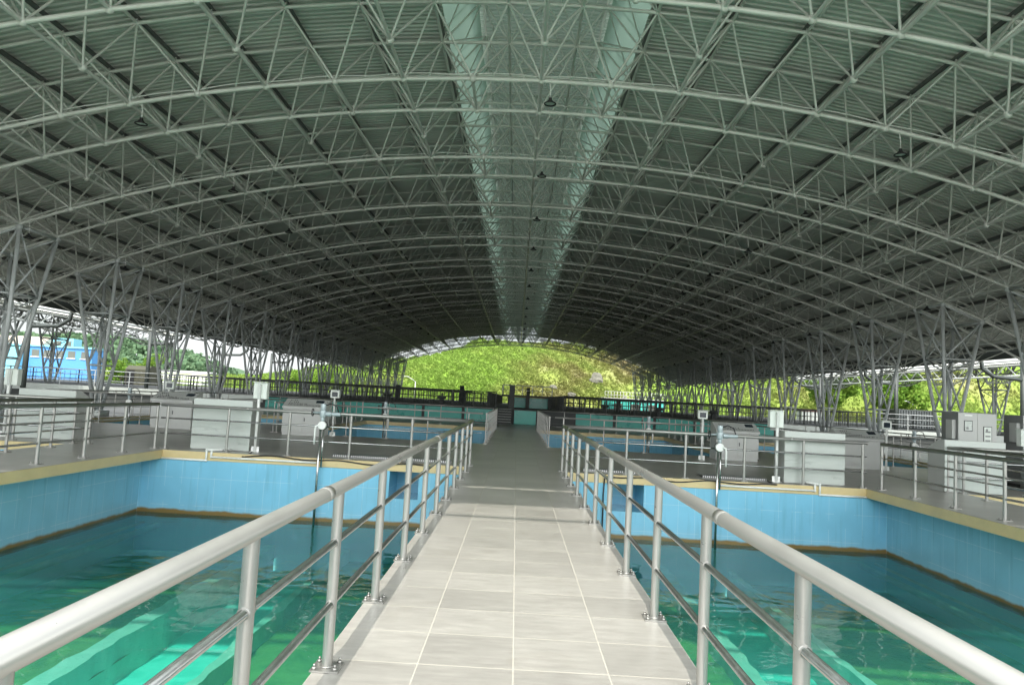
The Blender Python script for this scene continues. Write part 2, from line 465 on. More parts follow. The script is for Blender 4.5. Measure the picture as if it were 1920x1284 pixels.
# ---------------------------------------------------------------- mesh helpers
class MB:
    def __init__(self):
        self.v = []; self.f = []; self.smooth = []
    def quad(self, a, b, c, d):
        k = len(self.v); self.v += [a, b, c, d]; self.f.append((k, k+1, k+2, k+3)); self.smooth.append(False)
    def box(self, x0, x1, y0, y1, z0, z1):
        k = len(self.v)
        self.v += [(x0,y0,z0),(x1,y0,z0),(x1,y1,z0),(x0,y1,z0),(x0,y0,z1),(x1,y0,z1),(x1,y1,z1),(x0,y1,z1)]
        for q in ((0,3,2,1),(4,5,6,7),(0,1,5,4),(1,2,6,5),(2,3,7,6),(3,0,4,7)):
            self.f.append(tuple(k+i for i in q)); self.smooth.append(False)
        return self
    def tube(self, p, q, r, n=8, r2=None, caps=True):
        p = Vector(p); q = Vector(q); d = q - p
        if d.length < 1e-6: return self
        d.normalize()
        a = d.cross(Vector((0, 0, 1)) if abs(d.z) < 0.9 else Vector((1, 0, 0))).normalized()
        b = d.cross(a)
        r2 = r if r2 is None else r2
        k = len(self.v)
        for c, rr in ((p, r), (q, r2)):
            for i in range(n):
                t = 2*math.pi*i/n
                self.v.append(tuple(c + (a*math.cos(t) + b*math.sin(t))*rr))
        for i in range(n):
            j = (i+1) % n
            self.f.append((k+i, k+n+i, k+n+j, k+j)); self.smooth.append(True)
        if caps:
            self.f.append(tuple(k+i for i in range(n))); self.smooth.append(False)
            self.f.append(tuple(k+n+i for i in reversed(range(n)))); self.smooth.append(False)
        return self
    def path(self, pts, r, n=8):
        """one continuous tube along a polyline"""
        pts = [Vector(p) for p in pts]
        k0 = len(self.v)
        prev = None
        for i, p in enumerate(pts):
            d = (pts[min(i+1, len(pts)-1)] - pts[max(i-1, 0)]).normalized()
            if prev is None:
                a = d.cross(Vector((0, 0, 1)) if abs(d.z) < 0.9 else Vector((1, 0, 0))).normalized()
            else:
                a = (prev - d*prev.dot(d)).normalized()
            prev = a; b = d.cross(a)
            for s in range(n):
                t = 2*math.pi*s/n
                self.v.append(tuple(p + (a*math.cos(t)+b*math.sin(t))*r))
        for i in range(len(pts)-1):
            for s in range(n):
                s2 = (s+1) % n
                self.f.append((k0+i*n+s, k0+(i+1)*n+s, k0+(i+1)*n+s2, k0+i*n+s2)); self.smooth.append(True)
        self.f.append(tuple(k0+i for i in range(n))); self.smooth.append(False)
        e = k0+(len(pts)-1)*n
        self.f.append(tuple(e+i for i in reversed(range(n)))); self.smooth.append(False)
        return self
    def ball(self, c, r, n=6, m=4):
        k = len(self.v); c = Vector(c)
        self.v.append(tuple(c+Vector((0, 0, r))))
        for i in range(1, m):
            ph = math.pi*i/m
            for j in range(n):
                t = 2*math.pi*j/n
                self.v.append(tuple(c+Vector((math.sin(ph)*math.cos(t), math.sin(ph)*math.sin(t), math.cos(ph)))*r))
        self.v.append(tuple(c-Vector((0, 0, r))))
        for j in range(n):
            self.f.append((k, k+1+j, k+1+(j+1) % n)); self.smooth.append(True)
        for i in range(m-2):
            for j in range(n):
                a = k+1+i*n
                self.f.append((a+j, a+n+j, a+n+(j+1) % n, a+(j+1) % n)); self.smooth.append(True)
        a = k+1+(m-2)*n; e = k+1+(m-1)*n
        for j in range(n):
            self.f.append((a+j, e, a+(j+1) % n)); self.smooth.append(True)
        return self
    def prism(self, prof, x0, x1):
        """profile of (y,z) points swept along x"""
        k = len(self.v); n = len(prof)
        for x in (x0, x1):
            for (y, z) in prof: self.v.append((x, y, z))
        for i in range(n):
            j = (i+1) % n
            self.f.append((k+i, k+j, k+n+j, k+n+i)); self.smooth.append(False)
        self.f.append(tuple(k+i for i in reversed(range(n)))); self.smooth.append(False)
        self.f.append(tuple(k+n+i for i in range(n))); self.smooth.append(False)
        return self
    def mesh(self, name, mat):
        me = bpy.data.meshes.new(name)
        me.from_pydata(self.v, [], self.f)
        me.polygons.foreach_set('use_smooth', self.smooth)
        me.materials.append(mat)
        me.update()
        return me
    def obj(self, name, mat, parent=None, bevel=0.0):
        o = bpy.data.objects.new(name, self.mesh(name, mat))
        COL.objects.link(o)
        if parent is not None: o.parent = parent
        if bevel:
            b = o.modifiers.new('bevel', 'BEVEL'); b.width = bevel; b.segments = 2; b.limit_method = 'ANGLE'
        return o

def thing(name, label, cat, loc=(0, 0, 0), rz=0.0, group=None):
    o = bpy.data.objects.new(name, None)
    COL.objects.link(o)
    o.empty_display_size = 0.2
    o.location = loc; o.rotation_euler = (0, 0, rz)
    o['label'] = label; o['category'] = cat
    if group: o['group'] = group
    return o
def tag(o, label, cat, group=None, kind=None):
    o['label'] = label; o['category'] = cat
    if group: o['group'] = group
    if kind: o['kind'] = kind
    return o
def struct(o):
    o['kind'] = 'structure'
    return o
def copy_tree(src, label, loc=None, rz=None, group=None):
    c = src.copy(); COL.objects.link(c)
    if loc is not None: c.location = loc
    if rz is not None: c.rotation_euler = (0, 0, rz)
    c['label'] = label
    if group: c['group'] = group
    def rec(a, b):
        for ch in list(a.children):
            if ch is c: continue
            d = ch.copy(); COL.objects.link(d); d.parent = b
            rec(ch, d)
    rec(src, c)
    return c
ORD = ['first', 'second', 'third', 'fourth', 'fifth', 'sixth', 'seventh', 'eighth', 'ninth', 'tenth', 'eleventh',
       'twelfth', 'thirteenth', 'fourteenth', 'fifteenth', 'sixteenth', 'seventeenth', 'eighteenth']
rnd = random.Random(7)

# ---------------------------------------------------------------- ground, decks, pools
WALL0, WALL1 = -1.13, 1.27          # walkway edges
YF = 17.5                           # near pool ends, cross deck begins
YD = 26.4                           # cross deck ends, second pools begin
YE = 41.2                           # second pools end
YU = 48.6                           # raised platform begins
YB = -14.0
XS0, XS1 = 8.5, 10.9                # side decks
XO0, XO1 = 17.0, 24.0               # outer decks under the columns

g = MB()
for (x0, x1, y0, y1) in ((-600, -XO1, YB, YU), (XO1, 600, YB, YU), (-600, 600, YU, 900)):
    g.quad((x0, y0, -0.02), (x1, y0, -0.02), (x1, y1, -0.02), (x0, y1, -0.02))
struct(g.obj('ground', M['ground']))
g = MB(); g.quad((-600, YB-300, -0.02), (600, YB-300, -0.02), (600, YB, -0.02), (-600, YB, -0.02))
struct(g.obj('bounce_pavement', M['bounce_apron']))  # unseen ground behind the camera, added to bounce sun onto the roof

rects = [(-XO1, XO1, YB, -2), (-XO1, XO1, YF, YD), (-XO1, XO1, YE, YU)]
for (a, b) in ((-2, YF), (YD, YE)):
    for s in (-1, 1):
        rects.append((min(s*XS0, s*XS1), max(s*XS0, s*XS1), a, b))
        rects.append((min(s*XO0, s*XO1), max(s*XO0, s*XO1), a, b))
d = MB(); e = MB()
for (x0, x1, y0, y1) in rects:
    d.quad((x0, y0, 0), (x1, y0, 0), (x1, y1, 0), (x0, y1, 0))
    e.box(x0, x1, y0, y1, -0.21, -0.004)
struct(d.obj('deck', M['tile'])); struct(e.obj('deck_edge_beam', M['cream']))
w = MB(); we = MB()
for (a, b) in ((-2, YF), (YD, YE)):
    w.quad((WALL0, a, 0), (WALL1, a, 0), (WALL1, b, 0), (WALL0, b, 0))
    we.box(WALL0, WALL1, a, b-0.002, -0.24, -0.004)
struct(w.obj('walkway', M['tile'])); struct(we.obj('walkway_slab', M['slabedge']))

def pool(label, x0, x1, y0, y1, channels=(), opening=()):
    t = thing('pool_basin', label, 'pool', ((x0+x1)/2, y0, 0))
    def P(mb, name, mat):
        o = mb.obj(name, mat, t); o.matrix_parent_inverse = Matrix.Translation((-(x0+x1)/2, -y0, 0)); return o
    zb = -2.4
    # far wall with its dark openings
    fw = MB(); xs = x0
    for (a, b) in opening:
        fw.quad((xs, y1, zb), (a, y1, zb), (a, y1, -0.205), (xs, y1, -0.205))
        fw.quad((a, y1, zb), (b, y1, zb), (b, y1, -0.86), (a, y1, -0.86))
        fw.quad((a, y1, -0.86), (b, y1, -0.86), (b, y1+1.2, -0.86), (a, y1+1.2, -0.86))
        fw.quad((a, y1+1.2, -0.86), (b, y1+1.2, -0.86), (b, y1+1.2, -0.2), (a, y1+1.2, -0.2))
        fw.quad((a, y1, -0.86), (a, y1+1.2, -0.86), (a, y1+1.2, -0.2), (a, y1, -0.2))
        fw.quad((b, y1+1.2, -0.86), (b, y1, -0.86), (b, y1, -0.2), (b, y1+1.2, -0.2))
        xs = b
    fw.quad((xs, y1, zb), (x1, y1, zb), (x1, y1, -0.205), (xs, y1, -0.205))
    fw.quad((x0, y1, zb-0.5), (x1, y1, zb-0.5), (x1, y1, zb), (x0, y1, zb))
    P(fw, 'far_wall', M['blue_x'])
    P(MB().box(x0, x1, y0-0.15, y0, zb, -0.206), 'near_wall', M['blue_x'])
    P(MB().box(x0-0.12, x0, y0, y1-0.002, zb, -0.206), 'side_wall', M['blue_y'])
    P(MB().box(x1, x1+0.12, y0, y1-0.002, zb, -0.206), 'side_wall', M['blue_y'])
    if channels:                                   # pale tubes under the water surface along both sides
        for (px_, pw, pz) in ((x0+0.55, 0.07, -1.80), (x0+0.22, 0.03, -1.74), (x1-0.62, 0.07, -1.80), (x1-0.28, 0.03, -1.74)):
            P(MB().tube((px_, y0+0.1, pz), (px_, y1-0.05, pz), pw, 8), 'submerged_band', M['ledge'])
    # bed: green algae between sunken teal channels
    bed = MB(); xs = x0
    for (a, b) in channels:
        bed.quad((xs, y0, zb), (a, y0, zb), (a, y1, zb), (xs, y1, zb)); xs = b
    bed.quad((xs, y0, zb), (x1, y0, zb), (x1, y1, zb), (xs, y1, zb))
    P(bed, 'bed', M['algae'])
    for (a, b) in channels:
        c = MB()
        c.box(a-0.02, b+0.02, y0, y1-0.01, zb-0.35, zb-0.3)
        P(c, 'channel', M['teal_bed'])
        for (u, v) in ((a-0.26, a), (b, b+0.15)):
            q = MB(); yy = y0; rows = []
            while yy < y1-0.02:
                o_ = 0.020*math.sin(yy*3.1+u)+0.014*math.sin(yy*6.7+u*3)+0.010*math.sin(yy*11.3)  # wavy edges imitate refraction through the rippled surface
                o2 = 0.020*math.sin(yy*2.7+v*2)+0.014*math.sin(yy*7.9+v)+0.010*math.sin(yy*12.1+1)
                rows.append((yy, u+o_, v+o2)); yy += 0.12
            for (ya, ua, va), (yb_, ub, vb) in zip(rows[:-1], rows[1:]):
                q.quad((ua, ya, zb+0.3), (va, ya, zb+0.3), (vb, yb_, zb+0.3), (ub, yb_, zb+0.3))
                q.quad((ua, ya, zb-0.31), (ua, ya, zb+0.3), (ub, yb_, zb+0.3), (ub, yb_, zb-0.31))
                q.quad((va, ya, zb+0.3), (va, ya, zb-0.31), (vb, yb_, zb-0.31), (vb, yb_, zb+0.3))
            P(q, 'channel_wall', M['ledge'])
    wq = MB(); wq.quad((x0, y0, -1.5), (x1, y0, -1.5), (x1, y1, -1.5), (x0, y1, -1.5))
    o = wq.obj('water', M['water']); struct(o)
    return t
ch = ((-5.55, -3.95), (3.75, 5.2))
pool('blue tiled pool under the near walkway, green water over teal channels', -9.0, 9.0, -2, YF, ch, ((-2.96, -2.25), (2.42, 3.18)))
pool('shaded blue pool beyond the cross deck, crossed by the second walkway', -9.0, 9.0, YD, YE, ())
for s, nm in ((-1, 'left'), (1, 'right')):
    a, b = sorted((s*10.4, s*17.0))
    pool('narrow pool outside the %s side deck, beside the near pool' % nm, a, b, -2, YF, ())
    pool('narrow pool outside the far %s side deck, behind the consoles' % nm, a, b, YD, YE, ())

# white conduit and black cable on the near cream beam
for s, nm in ((-1, 'left'), (1, 'right')):
    y = YF-0.03
    if s < 0:
        pts = [(-8.5, y, -0.20), (-7.42, y, -0.20), (-7.42, y, 0.05), (-7.0, y+0.45, 0.05)]
        pts2 = [(-7.30, y, 0.04), (-7.30, y, -0.11), (-4.75, y, -0.11)]
    else:
        pts = [(8.5, y, -0.20), (7.38, y, -0.20), (7.38, y, 0.05), (7.0, y+0.45, 0.05)]
        pts2 = [(7.26, y, 0.04), (7.26, y, -0.11), (4.95, y, -0.11)]
    mb = MB()
    for q in (pts, pts2):
        for a, b in zip(q[:-1], q[1:]): mb.tube(a, b, 0.026, 8)
        for a in q[1:-1]: mb.ball(a, 0.034, 8, 5)
    tag(mb.obj('conduit', M['pipe']), 'white plastic conduit stepping along the cream edge of the %s pool' % nm, 'conduit')
    xa, xb = (-6.55, -2.05) if s < 0 else (6.35, 2.3)
    cp = []
    for i in range(61):
        t_ = i/60
        zz = -0.045 + 0.026*math.sin(t_*17+s)+0.018*math.sin(t_*7.3)
        cp.append((xa+(xb-xa)*t_, YF-0.022-0.012*math.sin(t_*9), zz))
    cp = [(xa-0.02*s, YF+0.55, 0.02), (xa-0.1*s, YF+0.3, 0.016)] + cp + [(xb, YF-0.02, -0.22), (xb+0.03*s, YF-0.02, -0.32), (xb+0.10*s, YF-0.02, -0.25)]
    tag(MB().path(cp, 0.017, 6).obj('cable', M['black']), 'black cable sagging along the cream edge of the %s pool' % nm, 'cable')
    if s > 0:
        tag(MB().path([(2.22, YF-0.04, 0.0), (2.20, YF-0.05, -0.5), (2.21, YF-0.05, -1.0), (2.2, YF-0.05, -1.6)], 0.018, 6).obj('water_hose', M['black']),
            'black hose hanging down the blue wall beside the right opening', 'hose')

# ---------------------------------------------------------------- railings
def post_mesh(h, r, plate=True):
    m = MB(); m.tube((0, 0, 0.004), (0, 0, h), r, 12)
    return m
_pm = {}
def post_data(h, r, mat, mids, rm):
    k = (round(h, 3), r, mat, mids)
    if k not in _pm:
        m = MB().tube((0, 0, 0.004), (0, 0, h), r, 14, caps=False)
        for mz in mids: m.tube((-r-0.008, 0, mz), (r+0.008, 0, mz), rm+0.006, 10)
        _pm[k] = m.mesh('post', M[mat])
    return _pm[k]
def plate_data(mat):
    k = ('plate', mat)
    if k not in _pm:
        m = MB(); m.box(-0.085, 0.085, -0.085, 0.085, 0.002, 0.012)
        for x in (-0.062, 0.062):
            for y in (-0.062, 0.062):
                m.tube((x, y, 0.012), (x, y, 0.028), 0.013, 6); m.tube((x, y, 0.028), (x, y, 0.045), 0.007, 6)
        m.tube((0, 0, 0.012), (0, 0, 0.02), 0.042, 14)
        _pm[k] = m.mesh('base_plate', M[mat])
    return _pm[k]
def link_part(name, data, parent, loc):
    o = bpy.data.objects.new(name, data); COL.objects.link(o); o.parent = parent; o.location = loc
    return o
GR = 'tubular railings round the pools'
def railing(label, p, q, first=0.0, pitch=1.465, z=0.0, mat='steel', midmat=None, h=1.12, rp_=0.033, rh=0.041, rm=0.021,
            plates=True, balusters=False, mids=(0.385, 0.755), group=GR):
    p = Vector((p[0], p[1], z)); q = Vector((q[0], q[1], z)); L = (q-p).length; d = (q-p)/L
    t = thing('railing', label, 'railing', p, math.atan2(d.y, d.x), group)
    midmat = midmat or ('steel_mid' if mat == 'steel' else mat)
    n = MB(); k = 0.0
    n.tube((-0.01, 0, h-rh), (L+0.01, 0, h-rh), rh, 16)
    for j in range(1, int(L/5.8)+1):                          # sleeve joints of the tube lengths
        n.tube((j*5.8-0.3, 0, h-rh), (j*5.8-0.3+0.09, 0, h-rh), rh+0.0035, 16)
    n.obj('handrail', M[mat], t)
    for mz in mids:
        MB().tube((0, 0, mz), (L, 0, mz), rm, 10).obj('mid_rail', M[midmat], t)
    xs = []; x = first
    while x <= L+0.01: xs.append(min(x, L)); x += pitch
    if L-xs[-1] > 0.5: xs.append(L-0.02)
    for x in xs:
        o = link_part('post', post_data(h-rh, rp_, mat, mids, rm), t, (x, 0, 0))
        if plates: link_part('base_plate', plate_data(mat), o, (0, 0, 0))
    if balusters:
        if 'bal' not in _pm: _pm['bal'] = MB().tube((0, 0, 0.08), (0, 0, 1.04), 0.018, 5, caps=False).mesh('baluster', M['darksteel'])
        nb = min(int(L/balusters), 100); st_ = L/nb
        for i in range(nb): link_part('baluster', _pm['bal'], t, (st_*(i+0.5), 0, 0))
    return t
# around the near pools
railing('long steel railing along the left edge of the near walkway', (-1.06, -1.38), (-1.06, 17.85), 0.0)
railing('long steel railing along the right edge of the near walkway', (1.19, -1.44), (1.19, 17.62), 0.0)
railing('steel railing along the cross deck above the left pool far wall', (-1.06, 17.72), (-8.72, 17.72), 1.46, 1.51)
railing('steel railing along the cross deck above the right pool far wall', (1.19, 17.62), (8.56, 17.62), 1.55, 1.43)
railing('steel railing on the left side deck, on the near pool side', (-8.82, 17.72), (-8.82, -2), 0.0, 1.45)
railing('steel railing on the right side deck, on the near pool side', (8.82, 17.42), (8.82, -2), 0.0, 1.45)
railing('steel railing on the left side deck, facing the outer pool', (-10.6, 17.95), (-10.6, -2), 0.0, 1.45)
railing('steel railing on the right side deck, facing the outer pool', (10.6, 17.75), (10.6, -2), 0.0, 1.45)
railing('steel railing along the cross deck above the left outer pool', (-10.7, 17.8), (-17.2, 17.8), 0.2, 1.5)
railing('steel railing along the cross deck above the right outer pool', (10.7, 17.62), (17.2, 17.62), 0.2, 1.5)
# around the second pools
GF = 'tubular railings of the second pools'
railing('steel railing along the left edge of the second walkway', (-1.06, 26.3), (-1.06, 41.4), 0.0, 1.47, group=GF, rp_=0.021, rh=0.027, rm=0.012)
railing('steel railing along the right edge of the second walkway', (1.25, 26.3), (1.25, 41.4), 0.0, 1.47, group=GF, rp_=0.021, rh=0.027, rm=0.012)
railing('steel railing behind the left grate, in front of the second pool', (-1.2, 26.25), (-8.7, 26.25), 0.5, 1.48, group=GF, rp_=0.021, rh=0.027, rm=0.012)
railing('steel railing behind the right grate, in front of the second pool', (1.45, 26.25), (8.7, 26.25), 0.3, 1.48, group=GF, rp_=0.021, rh=0.027, rm=0.012)
for s, nm in ((-1, 'left'), (1, 'right')):
    railing('steel railing on the far %s side deck, inner side' % nm, (s*8.8, 26.25), (s*8.8, 41.3), 0.0, 1.5, group=GF, rp_=0.021, rh=0.027, rm=0.012)
    railing('steel railing on the far %s side deck, outer side' % nm, (s*10.6, 26.25), (s*10.6, 41.3), 0.0, 1.5, group=GF, rp_=0.021, rh=0.027, rm=0.012)
    railing('steel railing behind the consoles of the %s outer pool' % nm, (s*10.7, 26.25), (s*17.2, 26.25), 0.0, 1.5, group=GF, rp_=0.021, rh=0.027, rm=0.012)
    railing('steel railing at the far end of the %s second pool' % nm, (s*1.3, 41.4), (s*8.8, 41.4), 0.0, 1.5, group=GF, mat='steel', rp_=0.021, rh=0.027, rm=0.012)
    railing('steel railing at the far end of the %s outer second pool' % nm, (s*10.6, 41.4), (s*17.2, 41.4), 0.0, 1.5, group=GF, rp_=0.021, rh=0.027, rm=0.012)
    railing('steel railing on the outer deck below the %s column row' % nm, (s*17.2, 17.6), (s*17.2, -2), 0.0, 1.5, group=GF, rp_=0.021, rh=0.027, rm=0.012)
    railing('steel railing on the far outer deck by the %s column row' % nm, (s*17.2, 26.3), (s*17.2, 41.3), 0.0, 1.5, group=GF, rp_=0.021, rh=0.027, rm=0.012)

# perforated covers on the cross deck
for i, (x0, x1, y0, nm) in enumerate(((-4.55, -2.9, 18.15, 'left cross deck, outer sheet'), (-2.85, -1.55, 18.15, 'left cross deck beside the walkway'),
                                (1.75, 3.3, 18.05, 'right cross deck beside the walkway'), (4.7, 6.3, 18.05, 'right cross deck by the pole'))):
    m = MB(); m.box(x0, x1, y0, y0+0.55, 0.035, 0.05)
    m.box(x0, x1, y0-0.003, y0+0.02, 0.003, 0.033)
    tag(m.obj('floor_grate', M['grating']), 'perforated steel cover plate on the %s' % nm, 'grate', 'perforated cover plates')

# ---------------------------------------------------------------- control consoles
def console(label, loc, rz=0.0, seed=0):
    """1.45 m wide desk; its front faces -Y"""
    t = thing('control_console', label, 'console', loc, rz, 'sloped control consoles')
    W = 0.725
    b = MB(); b.prism([(0.06, 0.10), (0.06, 0.93), (0.78, 0.93), (0.78, 0.10)], -W, W); b.obj('body', M['cabinet'], t, 0.006)
    MB().box(-W+0.02, W-0.02, 0.09, 0.76, 0.003, 0.098).obj('plinth', M['cabinet'], t)
    dk = MB(); dk.prism([(0.0, 0.934), (0.0, 1.0), (0.56, 1.27), (0.80, 1.27), (0.80, 0.934)], -W-0.02, W+0.02)
    desk = dk.obj('desk_top', M['cabinet'], t, 0.006)
    bp = MB(); bp.box(-W-0.012, W+0.012, 0.802, 0.812, 0.02, 1.262)
    bp.box(-W-0.012, W+0.012, 0.812, 0.815, 0.16, 0.165)
    bp.obj('back_panel', M['cab_back'], t)
    for s in (-1, 1):
        x0, x1 = (-W+0.02, -0.006) if s < 0 else (0.006, W-0.02)
        dr = MB().box(x0, x1, 0.042, 0.058, 0.17, 0.90).obj('door', M['cabinet'], t, 0.003)
        hx = 0.06 if s > 0 else -0.06
        if s > 0: MB().box(hx-0.012, hx+0.012, 0.022, 0.041, 0.50, 0.62).obj('handle', M['black'], dr)
    # sloped face: y 0..0.56, z 1.0..1.27
    def on(x, u, lift=0.004):
        nrm = Vector((0, -0.27, 0.56)).normalized()
        return Vector((x, 0.56*u, 1.0+0.27*u)) + nrm*lift
    sc = MB(); a, b2, c, d2 = on(0.34, 0.55), on(0.62, 0.55), on(0.62, 0.88), on(0.34, 0.88)
    sc.quad(tuple(a), tuple(b2), tuple(c), tuple(d2)); sc.obj('screen', M['screen'], desk)
    kn = MB(); r_ = random.Random(seed)
    for row, (u, x0, x1, st) in enumerate(((0.2, -0.55, 0.58, 0.052), (0.36, -0.55, 0.1, 0.055), (0.55, -0.55, -0.2, 0.07), (0.75, -0.55, -0.30, 0.07))):
        x = x0
        while x < x1:
            if r_.random() < 0.9:
                kn.tube(on(x, u, 0.0), on(x, u, 0.022), 0.013, 6)
            x += st
    kn.obj('button_row', M['black'], desk)
    return t
console('pale back of a sloped console right behind the left cross deck railing', (-7.37, 18.90, 0), math.pi, 1)
console('pale back of a sloped console right behind the right cross deck railing', (7.38, 18.62, 0), math.pi, 2)
console('grey console facing the camera left of the walkway, doors shut', (-7.45, 25.2, 0), 0, 3)
console('grey console facing the camera, half hidden by the left pale console back', (-12.05, 25.1, 0), 0, 4)
console('pale back of the leftmost console, at the left edge of the photo', (-12.1, 19.3, 0), math.pi, 5)
console('grey console facing the camera right of the walkway, doors shut', (7.62, 24.7, 0), 0, 6)
console('grey console facing the camera, half hidden by the right pale console back', (11.55, 24.1, 0), 0, 7)
console('pale back of the rightmost console, in front of the tall cabinet', (11.25, 18.55, 0), math.pi, 8)

def tall_cabinet(label, loc):
    t = thing('electrical_cabinet', label, 'cabinet', loc, 0, 'tall electrical cabinets')
    MB().box(0, 1.05, 0.02, 0.8, 0.1, 2.0).obj('body', M['cab_dark'], t, 0.008)
    MB().box(0.02, 1.03, 0.05, 0.77, 0.003, 0.098).obj('plinth', M['black'], t)
    for k, (a, b) in enumerate(((0.0, 0.522), (0.528, 1.05))):
        dr = MB().box(a, b, 0.0, 0.018, 0.12, 1.985).obj('door', M['cabinet'], t, 0.004)
        if k == 0: w_ = (0.17, 0.37, 1.50, 1.76)
        else: w_ = (0.70, 0.90, 1.05, 1.62)
        MB().box(w_[0]-0.018, w_[1]+0.018, -0.010, -0.001, w_[2]-0.018, w_[3]+0.018).obj('window_frame', M['black'], dr, 0.012)
        g_ = MB().box(w_[0], w_[1], -0.0165, -0.0115, w_[2], w_[3]).obj('window', M['white'] if k else M['cab_back'], dr, 0.01)
        m = MB()
        if k:
            for q in range(4): m.box(w_[0]+0.03, w_[1]-0.03, -0.020, -0.0172, w_[2]+0.06+q*0.12, w_[2]+0.10+q*0.12)
        m.box(w_[0]+0.04, w_[0]+0.10, -0.020, -0.0172, w_[3]-0.11 if k else w_[2]+0.04, w_[3]-0.05 if k else w_[2]+0.10)
        m.obj('gauge', M['cab_dark'], dr)
        hx = 0.47 if k == 0 else 0.60
        MB().box(hx-0.014, hx+0.014, -0.03, -0.001, 1.02, 1.14).obj('handle', M['black'], dr, 0.004)
    m = MB().box(0.17, 0.38, -0.004, -0.001, 1.90, 1.94); m.obj('name_plate', M['pipe'], t)
    MB().box(-0.10, -0.002, 0.12, 0.42, 1.25, 1.78).obj('junction_box', M['cabinet'], t, 0.006)
    return t
tall_cabinet('tall grey two-door cabinet with two rounded windows, left of the pair', (12.22, 20.0, 0))
tall_cabinet('tall grey cabinet cut by the right edge of the photo', (14.0, 20.0, 0))

def post_box(label, loc, rear, h=1.72):
    t = thing('instrument_post', label, 'instrument', loc, 0, 'instrument boxes on posts')
    MB().tube((0, 0, 0.01), (0, 0, h-0.05 if rear else h-0.28), 0.036, 10).obj('pole', M['pipe'], t)
    f = MB().box(-0.11, 0.11, -0.09, 0.09, 0.002, 0.012)
    for s in (-1, 1):
        f.prism([(-0.004, 0.012), (0.004, 0.012), (0.004, 0.14)], s*0.036, s*0.10)
    f.obj('base_plate', M['pipe'], t)
    if rear:
        b = MB().box(-0.17, 0.17, 0.045, 0.22, h-0.42, h).obj('box', M['white'], t, 0.008)
        MB().box(-0.185, 0.185, -0.02, 0.25, h+0.001, h+0.012).obj('rain_hood', M['white'], b)
        MB().box(-0.028, 0.028, -0.046, -0.0365, h-0.42, h-0.01).obj('bracket', M['cab_back'], t)
    else:
        b = MB().box(-0.16, 0.16, -0.02, 0.16, h-0.30, h-0.02).obj('box', M['white'], t, 0.012)
        MB().box(-0.105, 0.105, -0.024, -0.0205, h-0.25, h-0.08).obj('screen', M['screen'], b)
        MB().box(-0.2, 0.2, -0.10, 0.20, h-0.018, h-0.006).obj('rain_hood', M['white'], b)
    return t
post_box('white box on a post beside the left pale console back', (-6.5, 18.15, 0), True, 1.75)
post_box('white box on a post beside the right pale console back', (6.5, 17.95, 0), True, 1.75)
post_box('white box on a post at the left edge of the photo', (-13.2, 18.6, 0), True, 1.75)
post_box('white box on a post at the right edge of the photo', (12.75, 18.0, 0), True, 1.62)
post_box('small screen on a post just right of the left camera-facing console', (-6.57, 26.0, 0), False, 1.66)
post_box('small screen on a post just left of the right camera-facing console', (6.32, 24.4, 0), False, 1.66)
post_box('small screen on a post right of the half hidden right console', (12.35, 24.1, 0), False, 1.66)
post_box('small screen on a post behind the half hidden left console', (-12.6, 26.0, 0), False, 1.66)

def valve(label, loc, mir=1, depth=1.6, zt=1.30):
    """electric gate actuator on a stem that runs down the pool wall"""
    t = thing('valve_actuator', label, 'valve', loc, 0, 'electric valve actuators on poles')
    m = MB(); m.tube((-0.035, 0, -depth), (-0.035, 0, zt-0.56), 0.028, 10); m.tube((0.035, 0.02, -0.2), (0.035, 0.02, zt-0.56), 0.022, 10)
    m.obj('pole', M['steel_mid'], t)
    m = MB(); m.tube((0, -0.05, zt-0.50), (0, 0.06, zt-0.50), 0.10, 18); m.obj('gear_wheel', M['pipe'], t, 0.01)
    MB().tube((0, 0.061, zt-0.50), (0, 0.085, zt-0.50), 0.115, 18).obj('flange', M['bblue'] if False else M['gutter'], t)
    m = MB(); m.path([(mir*0.06, -0.06, zt-0.50), (mir*0.13, -0.065, zt-0.52), (mir*0.145, -0.065, zt-0.60), (mir*0.145, -0.065, zt-0.95)], 0.024, 8)
    m.obj('crank_arm', M['pipe'], t)
    m = MB(); m.tube((0, 0, zt-0.40), (0, 0, zt-0.31), 0.05, 12); m.tube((0, 0, zt-0.31), (0, 0, zt-0.14), 0.075, 14, 0.085)
    m.tube((0, 0, zt-0.14), (0, 0, zt+0.02), 0.065, 14)
    m.obj('gear_case', M['actuator'], t, 0.008)
    m = MB(); m.tube((0.07, 0, zt-0.22), (0.20, 0, zt-0.22), 0.062, 14); m.tube((0.20, 0, zt-0.22), (0.42, 0, zt-0.22), 0.045, 14)
    m.obj('motor', M['actuator'], t, 0.006)
    MB().tube((-0.24, 0, zt-0.20), (-0.08, 0, zt-0.20), 0.022, 8).obj('wheel_shaft', M['actuator'], t)
    w_ = MB(); w_.path([(-0.25, 0.085*math.cos(a), zt-0.20+0.085*math.sin(a)) for a in [i*2*math.pi/20 for i in range(21)]], 0.012, 6)
    w_.tube((-0.25, -0.08, zt-0.2), (-0.25, 0.08, zt-0.2), 0.008, 6)
    w_.obj('hand_wheel', M['black'], t)
    m = MB(); m.path([(0.06, 0, zt-0.02), (0.18, 0, zt+0.03), (0.32, 0, zt-0.03), (0.38, 0, zt-0.18)], 0.014, 6)
    m.obj('cable', M['black'], t)
    return t
valve('valve actuator on a pole left of the walkway, on the near pool wall', (-4.64, YF-0.14, 0), -1)
valve('valve actuator on a pole right of the walkway, on the near pool wall', (4.92, YF-0.14, 0), 1)
for x, nm in ((-4.8, 'left of the second walkway'), (4.9, 'right of the second walkway'), (-14.3, 'behind the leftmost consoles'), (14.6, 'behind the tall cabinet railing')):
    valve('smaller looking valve actuator at the second pool edge %s' % nm, (x, YD+0.12, 0), 1)

